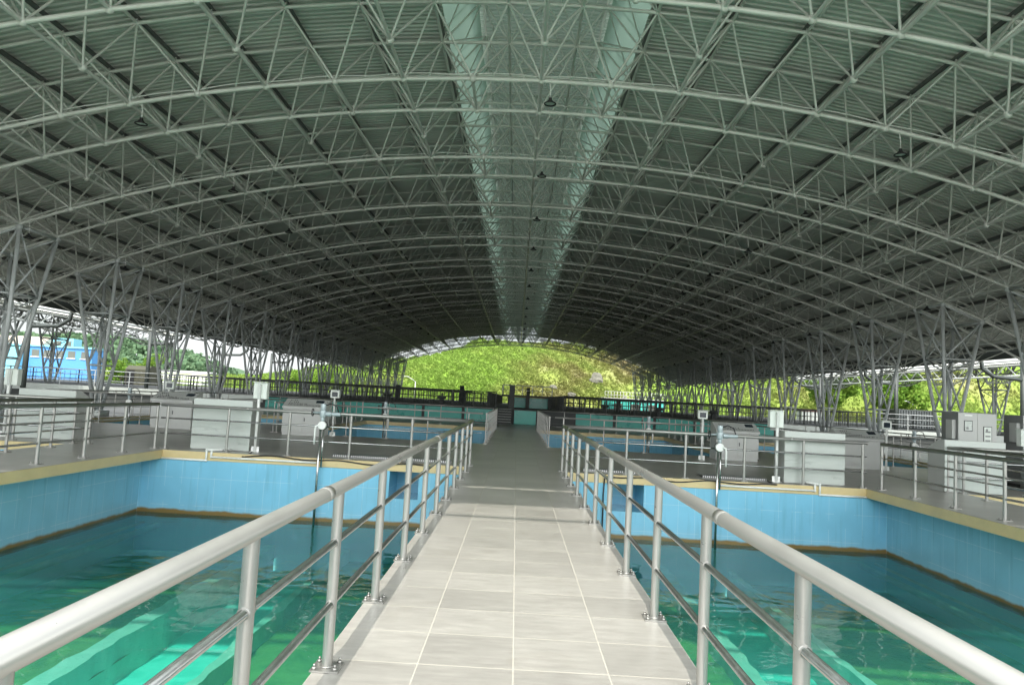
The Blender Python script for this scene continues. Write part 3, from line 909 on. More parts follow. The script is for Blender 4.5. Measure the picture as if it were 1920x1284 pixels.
# ---------------------------------------------------------------- vaulted space-frame roof
XC = 0.20
RB = 49.1
ZC = 9.85-RB
DT = 0.0361
DEP = 1.48
def Bn(j, y): return Vector((XC+RB*math.sin(j*DT), y, ZC+RB*math.cos(j*DT)))
def Tn(j, y, dr=0.0): return Vector((XC+(RB+DEP+dr)*math.sin(j*DT), y, ZC+(RB+DEP+dr)*math.cos(j*DT)))
NJ = 13
Y0, STEP = 17.85, 2.0
def build_roof(label, M0, M1, YR0, YR1):
    roof = thing('vaulted_roof', label, 'roof', (XC, Y0, 0))
    PI_ = Matrix.Translation((-XC, -Y0, 0))
    def rpart(mb, name, mat):
        o = mb.obj(name, mat, roof); o.matrix_parent_inverse = PI_; return o
    def brow(m): return m % 3
    def has(j, m): return brow(m) != 2 or j % 2 == 0
    for k in range(M0, M1+1, 3):                      # one truss bay = rows a, b and the loose row c
        mb = MB()
        near = k < 12
        sb = 8 if near else 5; sw = 6 if near else 4
        for m in range(k, min(k+3, M1+1)):
            y = Y0+m*STEP
            if brow(m) != 2:
                for j in range(-NJ, NJ): mb.tube(Bn(j, y), Bn(j+1, y), 0.056, sb, caps=False)
            for j in range(-NJ, NJ+1):
                if not has(j, m): continue
                if near: mb.ball(Bn(j, y), 0.10, 8, 6)
                for dj in (-0.5, 0.5):
                    for dy in (-1, 1):
                        if m == M1 and dy == 1: pass
                        mb.tube(Bn(j, y), Tn(j+dj, y+dy), 0.031, sw, caps=False)
        rpart(mb, 'arch_truss', M['truss'])
        # power cable clipped along the lit chord
        y = Y0+k*STEP; cb = []
        for i in range(-NJ*6, NJ*6+1):
            f = i/6; c = Bn(f, y); sag = 0.05*abs(math.sin(f*math.pi*0.8+k))
            cb.append((c.x, y-0.03, c.z+0.085+sag))
        rpart(MB().path(cb, 0.014, 4), 'lighting_cable', M['pipe'])
    ys_t = [Y0+(m-1)*STEP+1 for m in range(M0, M1+2)]
    for i, y in enumerate(ys_t):
        mb = MB(); near = y < 42
        for j in range(-NJ-1, NJ+1): mb.tube(Tn(j+.5, y), Tn(j+1.5, y) if j < NJ else Tn(NJ+.5, y), 0.048, 8 if near else 5, caps=False)
        if near:
            for j in range(-NJ-1, NJ+1): mb.ball(Tn(j+.5, y), 0.08, 6, 4); mb.tube(Tn(j+.5, y), Tn(j+.5, y, 0.13), 0.03, 5, caps=False)
        rpart(mb, 'top_arch', M['truss'])
    for j in range(-NJ-1, NJ+1):
        mb = MB()
        mb.tube(Tn(j+.5, ys_t[0]), Tn(j+.5, ys_t[-1]), 0.042, 8, caps=False)
        if abs(j+.5) > 1.4:                            # purlin just above
            a = Tn(j+.5, ys_t[0]-0.5, 0.16); b = Tn(j+.5, ys_t[-1]+0.3, 0.16)
            pu = MB(); pu.tube(a, b, 0.075, 4, caps=False); rpart(pu, 'purlin', M['purlin'])
        rpart(mb, 'top_chord', M['truss'])
    for j in range(-NJ, NJ+1):
        mb = MB()
        if j % 2 == 0: mb.tube(Bn(j, Y0+M0*STEP), Bn(j, Y0+M1*STEP), 0.046, 8, caps=False)
        else:
            for m in range(M0, M1):
                if brow(m) == 0: mb.tube(Bn(j, Y0+m*STEP), Bn(j, Y0+(m+1)*STEP), 0.042, 6, caps=False)
        rpart(mb, 'bottom_chord', M['truss'])
    # corrugated cladding, real ribs 0.2 m apart
    def sheet_(th0, th1, nseg, ya, yb, rad, name, mat, pitch=0.2, dep=0.045, zc=ZC):
        mb = MB(); ys = []; y = ya
        while y < yb-0.001:
            ys += [(y, 0), (y+pitch*0.38, 0), (y+pitch*0.5, dep), (y+pitch*0.88, dep)]; y += pitch
        ys.append((yb, 0))
        n = nseg+1
        for (y, h) in ys:
            for i in range(n):
                th = th0+(th1-th0)*i/nseg
                mb.v.append((XC+(rad+h)*math.sin(th), y, zc+(rad+h)*math.cos(th)))
        for a in range(len(ys)-1):
            for i in range(nseg):
                k = a*n+i
                mb.f.append((k, k+1, k+n+1, k+n)); mb.smooth.append(False)
        return rpart(mb, name, mat)
    RS = RB+DEP+0.25
    th_in = math.asin(2.62/RS); th_out = 13.62*DT
    GAPS = [(YR0, 4.60), (4.86, YR1)] if YR0 < 4 else [(YR0, YR1)]
    for (ya, yb) in GAPS:
        for s in (-1, 1):
            sheet_(s*th_in, s*th_out, 12, ya, yb, RS, 'roof_sheet', M['sheet'])
    # raised ridge with translucent sides
    ZR = ZC+RS
    zi = ZC+RS*math.cos(th_in)
    ZM = zi+1.0
    for (ya, yb) in GAPS:
        for s in (-1, 1):
            mb = MB(); y = ya
            while y < yb:
                y2 = min(y+2.0, yb)
                mb.quad((XC+s*2.76, y, zi+0.10), (XC+s*1.86, y, zi+1.20), (XC+s*1.86, y2+0.04, zi+1.196), (XC+s*2.76, y2+0.04, zi+0.096))
                y += 2.0
            rpart(mb, 'skylight_panel', M['skylight'])
            rpart(MB().box(XC+s*2.76-0.05, XC+s*2.76+0.05, ya, yb, zi-0.02, zi+0.09), 'skylight_curb', M['truss'])
        mb = MB(); pitch = 0.2; y = ya; ys = []
        while y < yb-0.001:
            ys += [(y, 0), (y+0.076, 0), (y+0.1, 0.045), (y+0.176, 0.045)]; y += pitch
        prof = [(-2.1, 0.12), (-0.9, 0.20), (0, 0.24), (0.9, 0.20), (2.1, 0.12)]
        for (y, h) in ys:
            for (x, z) in prof: mb.v.append((XC+x, y, ZM+0.10+z+h))
        for a in range(len(ys)-1):
            for i in range(4):
                k = a*5+i; mb.f.append((k, k+1, k+6, k+5)); mb.smooth.append(False)
        rpart(mb, 'ridge_cap', M['cap'])
    # frame inside the ridge
    for i, y in enumerate(ys_t[1:]):
        mb = MB(); n_ = 6 if y < 42 else 4
        top = [Vector((XC+x, y, ZM)) for x in (-1.7, 0, 1.7)]
        mb.tube(top[0], top[2], 0.035, n_, caps=False)
        for j, tx in ((-1.5, (0,)), (-0.5, (0, 1)), (0.5, (1, 2)), (1.5, (2,))):
            for q in tx:
                mb.tube(Tn(j, y), top[q], 0.028, n_, caps=False)
                if y+2 < YR1:
                    mb.tube(Tn(j, y), top[q]+Vector((0, 2, 0)), 0.022, n_, caps=False)
                    mb.tube(Tn(j, y)+Vector((0, 2, 0)), top[q], 0.022, n_, caps=False)
        rpart(mb, 'ridge_frame', M['truss'])
    for x in (-1.7, 0, 1.7):
        rpart(MB().tube((XC+x, ys_t[1], ZM), (XC+x, ys_t[-1], ZM), 0.035, 6), 'ridge_chord', M['truss'])
    # eaves gutters and front edge tube
    for s in (-1, 1):
        th = s*th_out; p = Vector((XC+RS*math.sin(th), 0, ZC+RS*math.cos(th)))
        if YR0 < 4:
            rpart(MB().box(p.x-0.12+s*0.25, p.x+0.12+s*0.25, YR0, YR1, p.z-0.52, p.z+0.55), 'gutter', M['gutter'])
        else:                                       # neighbouring hall: white gutter pipe over a flat edge truss
            ex = p.x
            rpart(MB().tube((ex+s*0.2, YR0, 5.72), (ex+s*0.2, YR1, 5.72), 0.09, 8), 'gutter_pipe', M['pipe'])
            et = MB(); et.tube((ex, YR0, 5.45), (ex, YR1, 5.45), 0.05, 6); et.tube((ex, YR0, 4.78), (ex, YR1, 4.78), 0.065, 6)
            yy = YR0; up_ = True
            while yy < YR1-1:
                et.tube((ex, yy, 5.45 if up_ else 4.78), (ex, yy+1.0, 4.78 if up_ else 5.45), 0.035, 5); yy += 1.0; up_ = not up_
            rpart(et, 'edge_truss', M['truss'])
    mb = MB(); mb.path([(XC+RS*math.sin(i*0.04), YR0-0.38, ZC+RS*math.cos(i*0.04)) for i in range(-12, 13)], 0.07, 8)
    rpart(mb, 'front_edge_tube', M['truss'])
    return roof
build_roof('long grey barrel roof on a pale space frame, straight overhead', -6, 46, 2.62, 110.6)
PITCH = 54.2
nroof = build_roof('lower edge of the neighbouring barrel roof, beyond the left gutter', 0, 22, 17.4, 62.4)
nroof.location.x = XC-PITCH
copy_tree(nroof, 'lower edge of the neighbouring barrel roof, beyond the right gutter', (XC+PITCH, Y0, 0))

# ---------------------------------------------------------------- branching columns
def column_proto():
    t = thing('branching_column', '', 'column', (0, 0, 0))
    # local frame: base at origin, inner side is -X (mirrored by a half turn for the other row)
    cx = XC+RB*math.sin(10.5*DT)
    tops = []
    for j in (10, 11):
        for dy in (-1, 1):
            b = Bn(j, 0); tops.append(Vector((b.x-cx, dy, b.z-0.10)))
    bs = [Vector((sx*0.11, sy*0.11, 0.25)) for sx in (-1, 1) for sy in (-1, 1)]
    # legs splay wider at the ring, then run to the chord nodes
    zr1, zr2 = 2.15, 4.35
    def at(i, z):
        a, b = bs[i], tops[i]; f = (z-a.z)/(b.z-a.z); return a.lerp(b, f)
    for i in range(4):
        MB().tube(bs[i], tops[i], 0.073, 10).obj('leg', M['column'], t)
    order = [0, 1, 3, 2]
    for z in (zr1, zr2):
        mb = MB()
        for a, b in zip(order, order[1:]+order[:1]): mb.tube(at(a, z), at(b, z), 0.04, 8)
        mb.obj('ring', M['column'], t)
    mb = MB()
    for a, b in zip(order, order[1:]+order[:1]):
        mb.tube(at(a, zr1), at(b, zr2), 0.036, 6)
        mb.tube(at(b, zr2), tops[a], 0.042, 6)
        mb.tube(at(b, 0.5), at(a, zr1), 0.032, 6)
        mb.tube(at(a, zr2), tops[b], 0.032, 6)
    ctr = sum((at(i, 3.75) for i in range(4)), Vector())/4
    for i in range(4):
        mb.tube(ctr, at(i, zr2), 0.034, 6); mb.tube(ctr, at(i, zr1), 0.034, 6)
    mb.ball(ctr, 0.09, 8, 6)
    mb.obj('diagonal_brace', M['column'], t)
    mb = MB()
    for a, b in zip(order, order[1:]+order[:1]): mb.tube(tops[a], tops[b], 0.05, 8)
    for i in range(4): mb.ball(tops[i], 0.12, 8, 6)
    mb.obj('head_frame', M['column'], t)
    MB().box(-0.35, 0.35, -0.35, 0.35, 0.002, 0.24).obj('base_block', M['cab_back'], t, 0.02)
    return t
cproto = column_proto()
CX = RB*math.sin(10.5*DT)
first = True
for (off, s, row, g_) in ((0, -1, 'left column row', 'left row of branching columns'), (0, 1, 'right column row', 'right row of branching columns'),
                  (-PITCH, 1, 'row beyond the left gutter', 'columns of the left hall'), (PITCH, -1, 'row beyond the right gutter', 'columns of the right hall'),
                  (-PITCH, -1, 'farthest left row', 'far columns of the left hall'), (PITCH, 1, 'farthest right row', 'far columns of the right hall')):
    for k in range(-1, 16):
        y = Y0+1+6*k
        if abs(off) > 1 and not 0 <= k < 7: continue
        if y > YU+0.5: z = 1.0 
        else: z = 0.0
        # the column keeps its height: those on the raised platform start inside a plinth on it
        k0 = 1 if off == 0 else (5 if 'gutter' in row else 0)
        if k >= k0: lab = 'grey four-legged branching column, %s visible from the near end of the %s' % (ORD[k-k0], row)
        else: lab = 'grey four-legged branching column beside the camera, %s back from the photo edge in the %s' % (ORD[k0-k-1], row)
        loc = (XC+off+s*CX, y, 0)
        if first:
            c = cproto; c.location = loc; c.rotation_euler = (0, 0, math.pi if s < 0 else 0); c['label'] = lab; c['group'] = g_; first = False
        else:
            copy_tree(cproto, lab, loc, math.pi if s < 0 else 0.0, g_)

# ---------------------------------------------------------------- pendant lamps
def lamp_proto():
    t = thing('pendant_lamp', '', 'lamp', (0, 0, 0))
    MB().path([(0.02, 0, 0.62), (-0.03, 0, 0.52), (0.0, 0, 0.30), (0, 0, 0.10)], 0.012, 6).obj('cord', M['pipe'], t)
    m = MB(); m.tube((0, 0, 0.0), (0, 0, 0.045), 0.085, 14, 0.06); m.tube((0, 0, 0.045), (0, 0, 0.11), 0.045, 10)
    m.obj('housing', M['lamp'], t, 0.01)
    m = MB(); m.tube((0, 0, -0.045), (0, 0, 0.0), 0.15, 20, 0.09, caps=False)
    m.path([(0.145*math.cos(a), 0.145*math.sin(a), -0.05) for a in [i*2*math.pi/24 for i in range(25)]], 0.016, 6)
    m.obj('reflector', M['lamp'], t)
    MB().tube((0, 0, -0.035), (0, 0, -0.03), 0.125, 18).obj('lens', M['lens'], t)
    return t
lp = lamp_proto(); first = True
ROWS = ((0.45, 'ridge row', 'lamps under the ridge'), (-10.0, 'row halfway up the left vault', 'lamps of the left vault'),
        (9.4, 'row halfway up the right vault', 'lamps of the right vault'),
        (-16.8, 'row above the left columns', 'lamps above the left columns'), (16.9, 'row above the right columns', 'lamps above the right columns'))
for (x, row, g_) in ROWS:
    z = ZC+math.sqrt(RB*RB-(x-XC)**2)-0.55
    ks = 1 if 'columns' in row else 0
    for k in range(ks, 16):
        loc = (x, Y0+6*k, z)
        lab = 'black pendant lamp, %s from the camera in the %s' % (ORD[k-ks], row)
        if first: lp.location = loc; lp['label'] = lab; lp['group'] = g_; first = False
        else: copy_tree(lp, lab, loc, None, g_)

for k in (1, 2, 3):
    b_ = Bn(11, 0); y = Y0+1+6*k
    fl = thing('floodlight', 'small white floodlight clamped high on a right-row column, %s from the camera' % ORD[k-1], 'floodlight', (b_.x+0.45, y-0.6, b_.z+0.05), 0, 'floodlights on the right columns')
    MB().box(-0.13, 0.13, -0.05, 0.10, -0.10, 0.10).obj('housing', M['white'], fl, 0.01)
    MB().box(-0.40, -0.10, 0.0, 0.03, -0.02, 0.01).obj('bracket', M['white'], fl)
dd = thing('drum', 'dark round drum on the deck at the right edge of the photo', 'drum', (13.75, 19.3, 0))
m = MB(); m.tube((0, 0, 0.004), (0, 0, 0.62), 0.26, 24); m.tube((0, 0, 0.2), (0, 0, 0.22), 0.268, 24); m.tube((0, 0, 0.42), (0, 0, 0.44), 0.268, 24)
m.obj('body', M['cab_dark'], dd); MB().tube((0, 0, 0.621), (0, 0, 0.66), 0.27, 24).obj('lid', M['gutter'], dd)
# downpipes in the valleys between the halls
for s, nm in ((-1, 'left'), (1, 'right')):
    vx = XC+s*PITCH/2
    for k in range(0, 6):
        y = 26+k*13
        m = MB(); m.tube((vx, y, 0), (vx, y, 5.2), 0.14, 12)
        m.path([(vx, y, 4.2), (vx-s*0.5, y, 4.25), (vx-s*1.6, y, 4.3), (vx-s*2.2, y, 4.7), (vx-s*2.3, y, 5.5)], 0.11, 10)
        tag(m.obj('downpipe', M['gutter']), 'rain downpipe with a side branch, %s along the %s valley' % (ORD[k], nm), 'pipe', 'rain downpipes')

# ---------------------------------------------------------------- raised platform beyond the pools
PX = 60
m = MB()
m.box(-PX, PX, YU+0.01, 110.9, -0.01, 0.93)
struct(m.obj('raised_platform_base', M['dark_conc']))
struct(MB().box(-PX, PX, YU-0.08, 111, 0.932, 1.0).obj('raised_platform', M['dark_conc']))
# teal wall panels below the platform edge
x = -17.0; i = 0
tw = thing('platform_wall', 'teal tiled wall under the edge of the raised platform', 'wall', (0, YU, 0))
while x < 17:
    if not (-1.4 < x < 1.4):
        a, b = x, x+2.6
        if a < -1.3 and b > -1.3: b = -1.3
        MB().box(a+0.05, b-0.05, -0.04, -0.002, 0.06, 0.90).obj('teal_panel', M['teal_wall'], tw)
    x += 2.7 if not (-1.6 < x < 1.0) else 0.7; i += 1
MB().box(-0.10, 1.36, -0.30, -0.045, 0.02, 0.93).obj('teal_block', M['teal_wall'], tw)
for s, nm in ((-1, 'left'), (1, 'right')):
    tag(MB().box(min(s*17.1, s*60), max(s*17.1, s*60), YU-0.12, YU-0.085, 0.55, 1.0).obj('platform_beam', M['cab_back']),
        'long pale edge beam of the raised platform on the far %s' % nm, 'beam')
# steps
st = thing('steps', 'short flight of grey steps up to the raised platform', 'steps', (-0.72, YU, 0))
for k in range(6):
    o = MB().box(-0.44, 0.42, -1.5+k*0.25, -0.085, 0.001+k*0.165, 0.155+k*0.165).obj('step', M['dark_conc'], st)
    MB().box(-0.44, 0.42, -1.52+k*0.25, -1.25+k*0.25, 0.156+k*0.165, 0.163+k*0.165).obj('tread', M['pipe'], o)
# dark balustrades of the platform
GD = 'dark balustrades of the raised platform'
def dark(label, p, q, z=1.0, bal=0.28, h=1.1, first_=0.0):
    return railing(label, p, q, first_, 1.5, z, 'darksteel', None, h, 0.035, 0.032, 0.018, False, bal, (0.12, 0.6), GD)
dark('dark balustrade on the platform edge left of the steps', (-1.4, 49.2), (-24.0, 49.2))
dark('dark balustrade on the platform edge right of the raised bridge', (3.2, 49.4), (24.0, 49.4))
for s, nm in ((-1, 'left'), (1, 'right')):
    railing('pale railing on the platform edge beyond the %s column row' % nm, (s*24.3, 49.3), (s*58, 49.3), 0.0, 2.4, 1.0, 'column', None, 1.1, 0.03, 0.03, 0.02, False, False, group='pale railings of the platform')
    dark('dark balustrade crossing the platform behind the first, %s half' % nm, (s*3.5, 56.5), (s*24, 56.5), bal=0.4)
    dark('dark balustrade crossing the platform halfway back, %s half' % nm, (s*3.0, 66), (s*26, 66), bal=0.5)
    dark('dark balustrade near the far end of the hall, %s half' % nm, (s*2.5, 80), (s*26, 80), bal=0.6)
    dark('dark balustrade along the %s outer edge of the platform aisle' % nm, (s*25, 50), (s*25, 109), bal=0.9)
    railing('dark handrail beyond the %s hall gutter, low in the distance' % nm, (s*28, 62), (s*58, 62), 0, 2.0, 1.0, 'darksteel', None, 1.2, 0.05, 0.04, 0.03, False, 0.5, group='pale railings of the platform')
dark('dark balustrade running away along the left of the upper walkway', (-2.1, 52), (-1.9, 96), bal=0.45)
dark('dark balustrade running away right of the raised bridge', (3.4, 50), (3.6, 92), bal=0.9)
# raised bridge with its screened box
br = thing('raised_bridge', 'small dark bridge above the platform behind the teal block', 'bridge', (0, 58, 0))
MB().box(-1.2, 2.95, 0, 3, 1.86, 2.02).obj('slab', M['dark_conc'], br)
for x in (-0.55, 0.9, 2.7):
    MB().box(x-0.15, x+0.15, 0.1, 0.4, 1.0, 1.86).obj('pier', M['dark_conc'], br)
MB().box(-0.4, 2.6, 0.9, 1.0, 1.0, 1.84).obj('teal_screen', M['teal_wall'], br)
railing('railing on top of the small raised bridge', (-1.15, 58.1), (2.9, 58.1), 0, 0.8, 2.02, 'column', None, 0.8, 0.03, 0.03, 0.02, False, False, group='bridge railings')
railing('short railing on the left end of the small raised bridge', (-1.15, 58.1), (-1.15, 60.9), 0, 0.8, 2.02, 'column', None, 0.8, 0.03, 0.03, 0.02, False, False, group='bridge railings')
tag(MB().box(-0.52, -0.14, 50.0, 50.4, 1.0, 2.62).obj('pillar', M['dark_conc'], None, 0.02), 'dark square pillar beside the upper walkway at the top of the steps', 'pillar')
for i, (x, y, h, wd, nm) in enumerate(((-5.3, 70, 2.25, .4, 'closest to the upper walkway'), (-11.8, 70, 2.45, .4, 'far left, by the columns'), (-6.7, 84, 2.9, .5, 'left, furthest back'),
                              (1.0, 74, 2.9, .35, 'behind the small bridge'), (9.2, 66, 2.2, .35, 'right of the small bridge'), (3.3, 57, 2.0, .5, 'at the right end of the bridge'))):
    tag(MB().box(x, x+wd, y, y+wd, 1.0, h).obj('pillar', M['dark_conc'], None, 0.02), 'short dark pillar on the raised platform, %s' % nm, 'pillar', 'short dark pillars on the platform')
# motors and pipework on the platform, low dark shapes
def motor(label, x, y):
    t = thing('gate_motor', label, 'motor', (x, y, 1.0), 0, 'dark gate motors on the platform')
    MB().box(-0.16, 0.16, -0.16, 0.16, 0, 0.4).obj('stand', M['dark_conc'], t)
    m = MB(); m.tube((-0.3, 0, 0.52), (0.3, 0, 0.52), 0.12, 12); m.tube((0, 0, 0.4), (0, 0, 0.85), 0.06, 10); m.obj('housing', M['darksteel'], t, 0.01)
for i, (x, y) in enumerate(((-13.5, 53), (-9.5, 53), (-5.5, 53), (6.5, 53), (10.5, 53), (14.5, 53))):
    motor('dark gate motor behind the balustrade, %s from the left' % ORD[i], x, y)

# ---------------------------------------------------------------- beyond the hall
def windows(t, xs, y, z0, z1, w_):
    for x in xs:
        f = MB().box(x, x+w_, y-0.03, y-0.002, z0, z1).obj('window', M['glass'], t)
        s_ = MB().box(x-0.1, x+w_+0.1, y-0.12, y-0.031, z0-0.12, z0-0.01).obj('sill', M['pipe'], f)
b = thing('blue_building', 'blue building with a row of dark windows, seen under the left roof', 'building', (-66.4, 96, 0))
MB().box(0, 9.1, 0, 3, -0.01, 5.2).obj('wall', M['bblue'], b)
MB().box(-14, -0.01, -1.0, 3, -0.01, 5.0).obj('wing_wall', M['bcyan'], b)
MB().box(-14.4, 9.3, -0.2, 3.2, 5.22, 5.45).obj('eaves', M['bcyan'], b)
m = MB(); m.prism([(0, 5.46), (1.6, 6.6), (3.1, 5.46)], -14.2, 2.2); m.obj('roof', M['beige'], b)
windows(b, (0.9, 2.5, 4.2, 5.8, 7.6), 0, 3.9, 4.8, 1.0)
windows(b, (-12, -9, -6, -3), -1.0, 3.6, 4.5, 1.4)
b2 = thing('blue_annex', 'small pale blue block rising behind the blue building', 'building', (-66, 104, 0))
MB().box(-2.2, 1.0, 0, 2, -0.01, 6.9).obj('wall', M['bcyan'], b2)
windows(b2, (-1.6, -0.1), 0, 5.6, 6.5, 0.8)
t_ = thing('olive_shelter', 'dark olive tarpaulin shelter beside the bright bushes', 'shelter', (-39.0, 74, 1.0))
m = MB(); m.prism([(0, 0), (0, 1.6), (0.6, 2.0), (2.6, 2.0), (3.2, 0)], -1.6, 0.8); m.obj('tarpaulin', M['olive'], t_)
MB().box(-1.4, -0.6, -0.02, -0.001, 0, 1.5).obj('door_opening', M['black'], t_)
sd = thing('terraced_stand', 'white terraced concrete stand behind the left columns', 'stand', (-37.5, 104, 0))
for k in range(5): MB().box(-16, -8.5, k*0.8, 5.5, 0.6+k*0.55, 1.0+k*0.55).obj('tier', M['pipe'], sd)
tk = thing('turquoise_tank', 'turquoise tank house with a white railing, right of the hill foot', 'tank', (14.2, 116, 0))
MB().box(0, 9.5, 0, 4, 0, 2.55).obj('wall', M['tank_turquoise'], tk)
MB().box(-0.2, 9.7, -0.2, 4.2, 2.56, 2.75).obj('roof', M['pipe'], tk)
m = MB()
for i in range(20): m.tube((i*0.5, 0, 2.75), (i*0.5, 0, 3.75), 0.03, 5)
for z in (3.2, 3.75): m.tube((0, 0, z), (9.5, 0, z), 0.03, 5)
m.obj('roof_railing', M['pipe'], tk)
for i, x in enumerate((1.5, 4.2, 7.0)): MB().box(x, x+1.3, -0.03, -0.002, 0.7, 1.9).obj('window', M['glass'], tk)
sh = thing('sheet_shed', 'low grey ribbed metal shed behind the right columns', 'shed', (37.0, 70, 1.0))
m = MB()
for i in range(14): m.box(i*0.25, i*0.25+0.16, -0.06, -0.002, 0, 1.65)
m.obj('ribbed_front', M['column'], sh); MB().box(0, 3.5, 0, 3, 0, 1.66).obj('wall', M['gutter'], sh)
MB().box(-0.1, 3.6, -0.2, 3.2, 1.665, 1.75).obj('roof', M['column'], sh)
rd = thing('red_container', 'small red and white hut between the right columns', 'hut', (38.0, 96, 1.0))
MB().box(0, 2.6, 0, 2.0, 0, 1.2).obj('wall', M['cab_back'], rd); MB().box(-0.1, 2.7, -0.1, 2.1, 1.201, 1.5).obj('roof', M['red'], rd)
def street_lamp(label, x, y, z, h, s):
    t = thing('street_lamp', label, 'street lamp', (x, y, z), 0, 'white street lamps')
    m = MB(); m.tube((0, 0, 0), (0, 0, h), 0.09, 8, 0.06); m.path([(0, 0, h), (s*0.5, 0, h+0.35), (s*1.3, 0, h+0.75)], 0.05, 6); m.obj('pole', M['pipe'], t)
    MB().box(min(s*1.1, s*1.9), max(s*1.1, s*1.9), -0.12, 0.12, h+0.74, h+0.84).obj('lamp_head', M['pipe'], t)
street_lamp('white street lamp in front of the green hill, left of the walkway', -16.6, 117, 0, 3.6, -1)
street_lamp('white street lamp behind the right columns', 64, 116, 0, 4.0, -1)

# hill
def hz(x, y):
    # ridge height along x, from the skyline in the photo
    prof = [(-120, 3.0), (-60, 3.0), (-47, 4.2), (-41, 6.2), (-34, 6.8), (-25, 8.2), (-16, 10.4), (-11.5, 11.7), (-9, 13.2), (0, 13.4), (12, 13.2), (24, 12.4), (40, 13.5), (60, 16), (90, 18), (140, 20)]
    for (a, ha), (b, hb) in zip(prof[:-1], prof[1:]):
        if a <= x <= b: H_ = ha+(hb-ha)*(x-a)/(b-a); break
    else: H_ = 3.0 if x < 0 else 20
    y0 = 124-0.0006*x*x
    f = max(0.0, min(1.0, (y-y0)/34.0))
    f = 1-(1-f)**1.7
    n_ = 0.35*math.sin(x*0.31+y*0.23)+0.3*math.sin(x*0.83-y*0.51+1.3)+0.22*math.sin(x*1.7+y*1.1)
    z = H_*f+n_*min(1, f*4)
    if y > y0+46: z -= (y-y0-46)*0.12
    return max(z*1.03, -0.1)
mb = MB(); NX, NY = 190, 50
for j in range(NY+1):
    for i in range(NX+1):
        x = -100+240*i/NX; y = 114+88*j/NY
        mb.v.append((x, y, hz(x, y)-0.05))
for j in range(NY):
    for i in range(NX):
        k = j*(NX+1)+i; mb.f.append((k, k+1, k+NX+2, k+NX+1)); mb.smooth.append(True)
struct(mb.obj('hill', M['hill']))
mb = MB()
for i in range(140000):
    u = rnd.random()
    x = rnd.uniform(-58, -36) if u < 0.08 else (rnd.uniform(30, 92) if u < 0.48 else rnd.uniform(-36, 32))
    y = 121+50*rnd.random()**1.1
    z = hz(x, y)
    if z < 0.2: continue
    rocky = math.sin(x*0.21+2)*math.sin(y*0.3)+0.6*math.sin(x*0.53+y*0.41)
    if x > 4 and y < 138 and rocky > 0.15 and rnd.random() < 0.75: continue
    hgt = rnd.uniform(0.18, 0.52)*(1.5 if rnd.random() < 0.07 else 1)
    for b_ in range(3):
        a = rnd.uniform(0, 2*math.pi); w_ = rnd.uniform(0.06, 0.14)
        lx, ly = math.cos(a)*hgt*rnd.uniform(.3, .9), math.sin(a)*hgt*rnd.uniform(.3, .9)
        px, py = -math.sin(a)*w_, math.cos(a)*w_
        k = len(mb.v)
        mb.v += [(x-px, y-py, z-0.05), (x+px, y+py, z-0.05), (x+lx*0.6+px, y+ly*0.6+py, z+hgt*0.75), (x+lx, y+ly, z+hgt*rnd.uniform(.5, 1.0))]
        mb.f += [(k, k+1, k+2), (k, k+2, k+3)]; mb.smooth += [False, False]
o = mb.obj('grass', M['grass']); tag(o, 'tangled yellow-green grass and creepers covering the hillside', 'grass', kind='stuff')
# rocks showing through the lower right slope
for i, (x, y, r_, nm) in enumerate(((14.5, 133, 1.4, 'largest, in the middle of the slope'), (19.0, 127, 0.9, 'above the turquoise tank'), (9.8, 127.5, 0.8, 'low, left of the tank'), (6.5, 130, 0.7, 'small, nearest the walkway line'))):
    m = MB(); m.ball((0, 0, 0), 1, 12, 8)
    rr = random.Random(i+3)
    ph = [rr.uniform(0, 6) for _ in range(6)]
    vv = []
    for v in m.v:
        k_ = 1+0.18*math.sin(3*v[0]+ph[0])+0.15*math.sin(4*v[1]+ph[1])+0.12*math.sin(5*v[2]+ph[2])+0.08*math.sin(9*v[0]+7*v[2]+ph[3])
        vv.append((v[0]*r_*k_, v[1]*r_*0.6*k_, v[2]*r_*0.8*k_))
    m.v = vv; m.smooth = [False]*len(m.f)
    o = m.obj('boulder', M['rock']); o.location = (x, y, hz(x, y)+0.15)
    tag(o, 'grey boulder in the hillside grass, %s' % nm, 'rock', 'boulders on the slope')

# forested hill far left, read as one mass
def fz(x, y):
    pr = [(-260, 9), (-150, 9), (-135, 9.5), (-124, 9.0), (-115, 6.0), (-105, 3.0), (-96, 0.0), (-40, 0.0)]
    for (p, hp), (q, hq) in zip(pr[:-1], pr[1:]):
        if p <= x <= q: return (hp+(hq-hp)*(x-p)/(q-p))*min(1, max(0, (y-190)/40))
    return 0
mb = MB()
for j in range(21):
    for i in range(41):
        x = -260+220*i/40; y = 185+130*j/20; mb.v.append((x, y, fz(x, y)-0.2))
for j in range(20):
    for i in range(40):
        k = j*41+i; mb.f.append((k, k+1, k+42, k+41)); mb.smooth.append(True)
struct(mb.obj('forest_hill', M['forest']))
mb = MB()
for i in range(900):
    x = rnd.uniform(-210, -98); y = rnd.uniform(200, 255); z = fz(x, y)
    if z < 1.2: continue
    r_ = rnd.uniform(1.8, 3.6)
    for q in range(34):
        a, b_ = rnd.uniform(0, 6.28), rnd.uniform(-0.3, 1.5)
        c = Vector((x+r_*math.cos(a)*math.cos(b_)*rnd.uniform(.6, 1), y+r_*math.sin(a)*math.cos(b_), z+r_*0.8+r_*math.sin(b_)*rnd.uniform(.7, 1.1)))
        n_ = Vector((rnd.gauss(0, 1), rnd.gauss(0, 1), rnd.gauss(0, 1))).normalized(); t1 = n_.orthogonal().normalized()*rnd.uniform(.5, .9); t2 = n_.cross(t1)
        mb.quad(tuple(c-t1), tuple(c-t2), tuple(c+t1), tuple(c+t2))
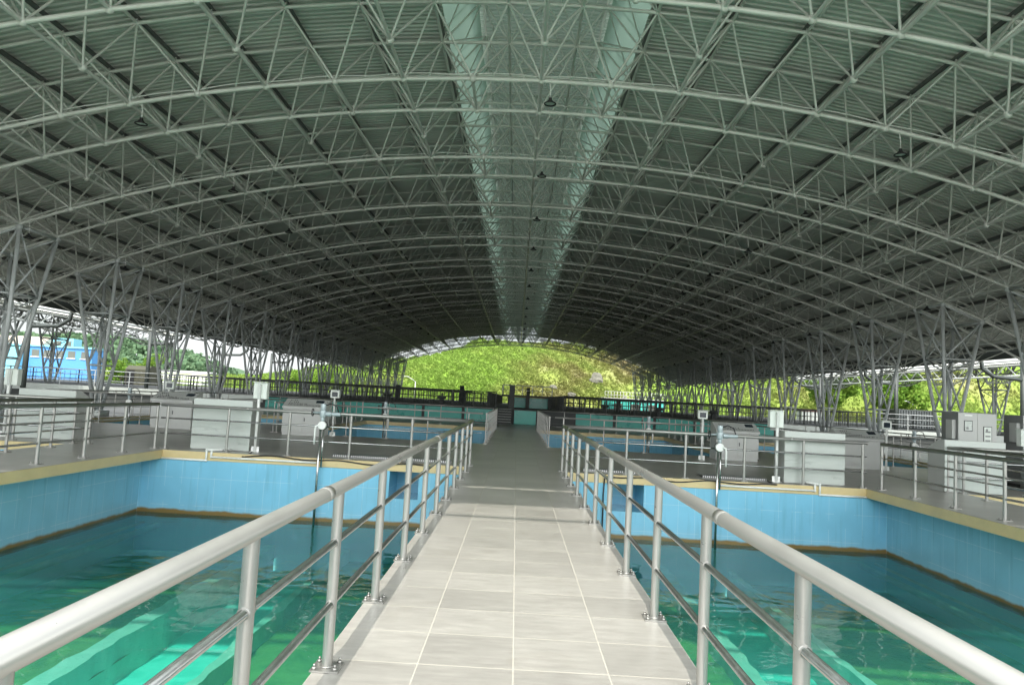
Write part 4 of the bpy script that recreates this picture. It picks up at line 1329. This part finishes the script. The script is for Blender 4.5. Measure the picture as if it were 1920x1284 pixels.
tag(mb.obj('woodland', M['forest']), 'distant wooded hill seen between the left columns', 'woodland', kind='stuff')

def tree(label, x, y, z, h, r_, mat, n_leaf=1500, seed=1, group=None):
    rr = random.Random(seed)
    t = thing('tree', label, 'tree', (x, y, z), 0, group)
    m = MB(); m.tube((0, 0, -0.1), (0, 0, h*0.55), 0.16, 8, 0.09)
    for q in range(5):
        a = rr.uniform(0, 6.28); m.tube((0, 0, h*rr.uniform(.3, .5)), (math.cos(a)*r_*0.6, math.sin(a)*r_*0.6, h*rr.uniform(.6, .85)), 0.07, 6, 0.02)
    m.obj('trunk', M['bark'], t)
    cl = [(Vector((rr.gauss(0, .45)*r_, rr.gauss(0, .45)*r_, h*rr.uniform(.35, .9))), r_*rr.uniform(.3, .55)) for _ in range(12)]
    m = MB()
    for i in range(n_leaf):
        c0, cr = cl[i % 12]
        n_ = Vector((rr.gauss(0, 1), rr.gauss(0, 1), rr.gauss(0, 1))).normalized()
        c = c0+n_*cr*rr.uniform(.6, 1.05)
        n2 = (n_+Vector((rr.gauss(0, .5), rr.gauss(0, .5), rr.gauss(0, .5)))).normalized()
        t1 = n2.orthogonal().normalized()*rr.uniform(.06, .15)*max(1, r_/2.6); t2 = n2.cross(t1)
        m.quad(tuple(c-t1), tuple(c-t2), tuple(c+t1), tuple(c+t2))
    m.obj('crown', M[mat], t)
    return t
GT = 'trees and bushes beyond the hall'
tree('bright green bush right of the blue building', -51.0, 90, 0, 3.9, 1.9, 'leaf', seed=2, group=GT)
tree('bright green bush left of the olive shelter', -46.6, 84, 0, 2.8, 1.2, 'leaf', seed=3, group=GT)
tree('yellowish tree right behind the olive shelter', -52.5, 101, 0, 5.6, 1.9, 'leaf', 2000, 4, GT)
tree('small tree on the low left end of the hill', -40, 129, 0, 4.4, 2.6, 'leaf', 2000, 6, GT)
tree('round tree left of the hill behind the columns', -34, 127, 1, 5.2, 3.0, 'leaf', 2200, 7, GT)
tree('tall bright tree behind the right columns, nearest the shed', 50, 119, 1, 9, 5, 'leaf', 7000, 8, GT)
tree('tall bright tree behind the right columns, far right', 61, 119, 1, 10, 5, 'leaf', 7000, 9, GT)
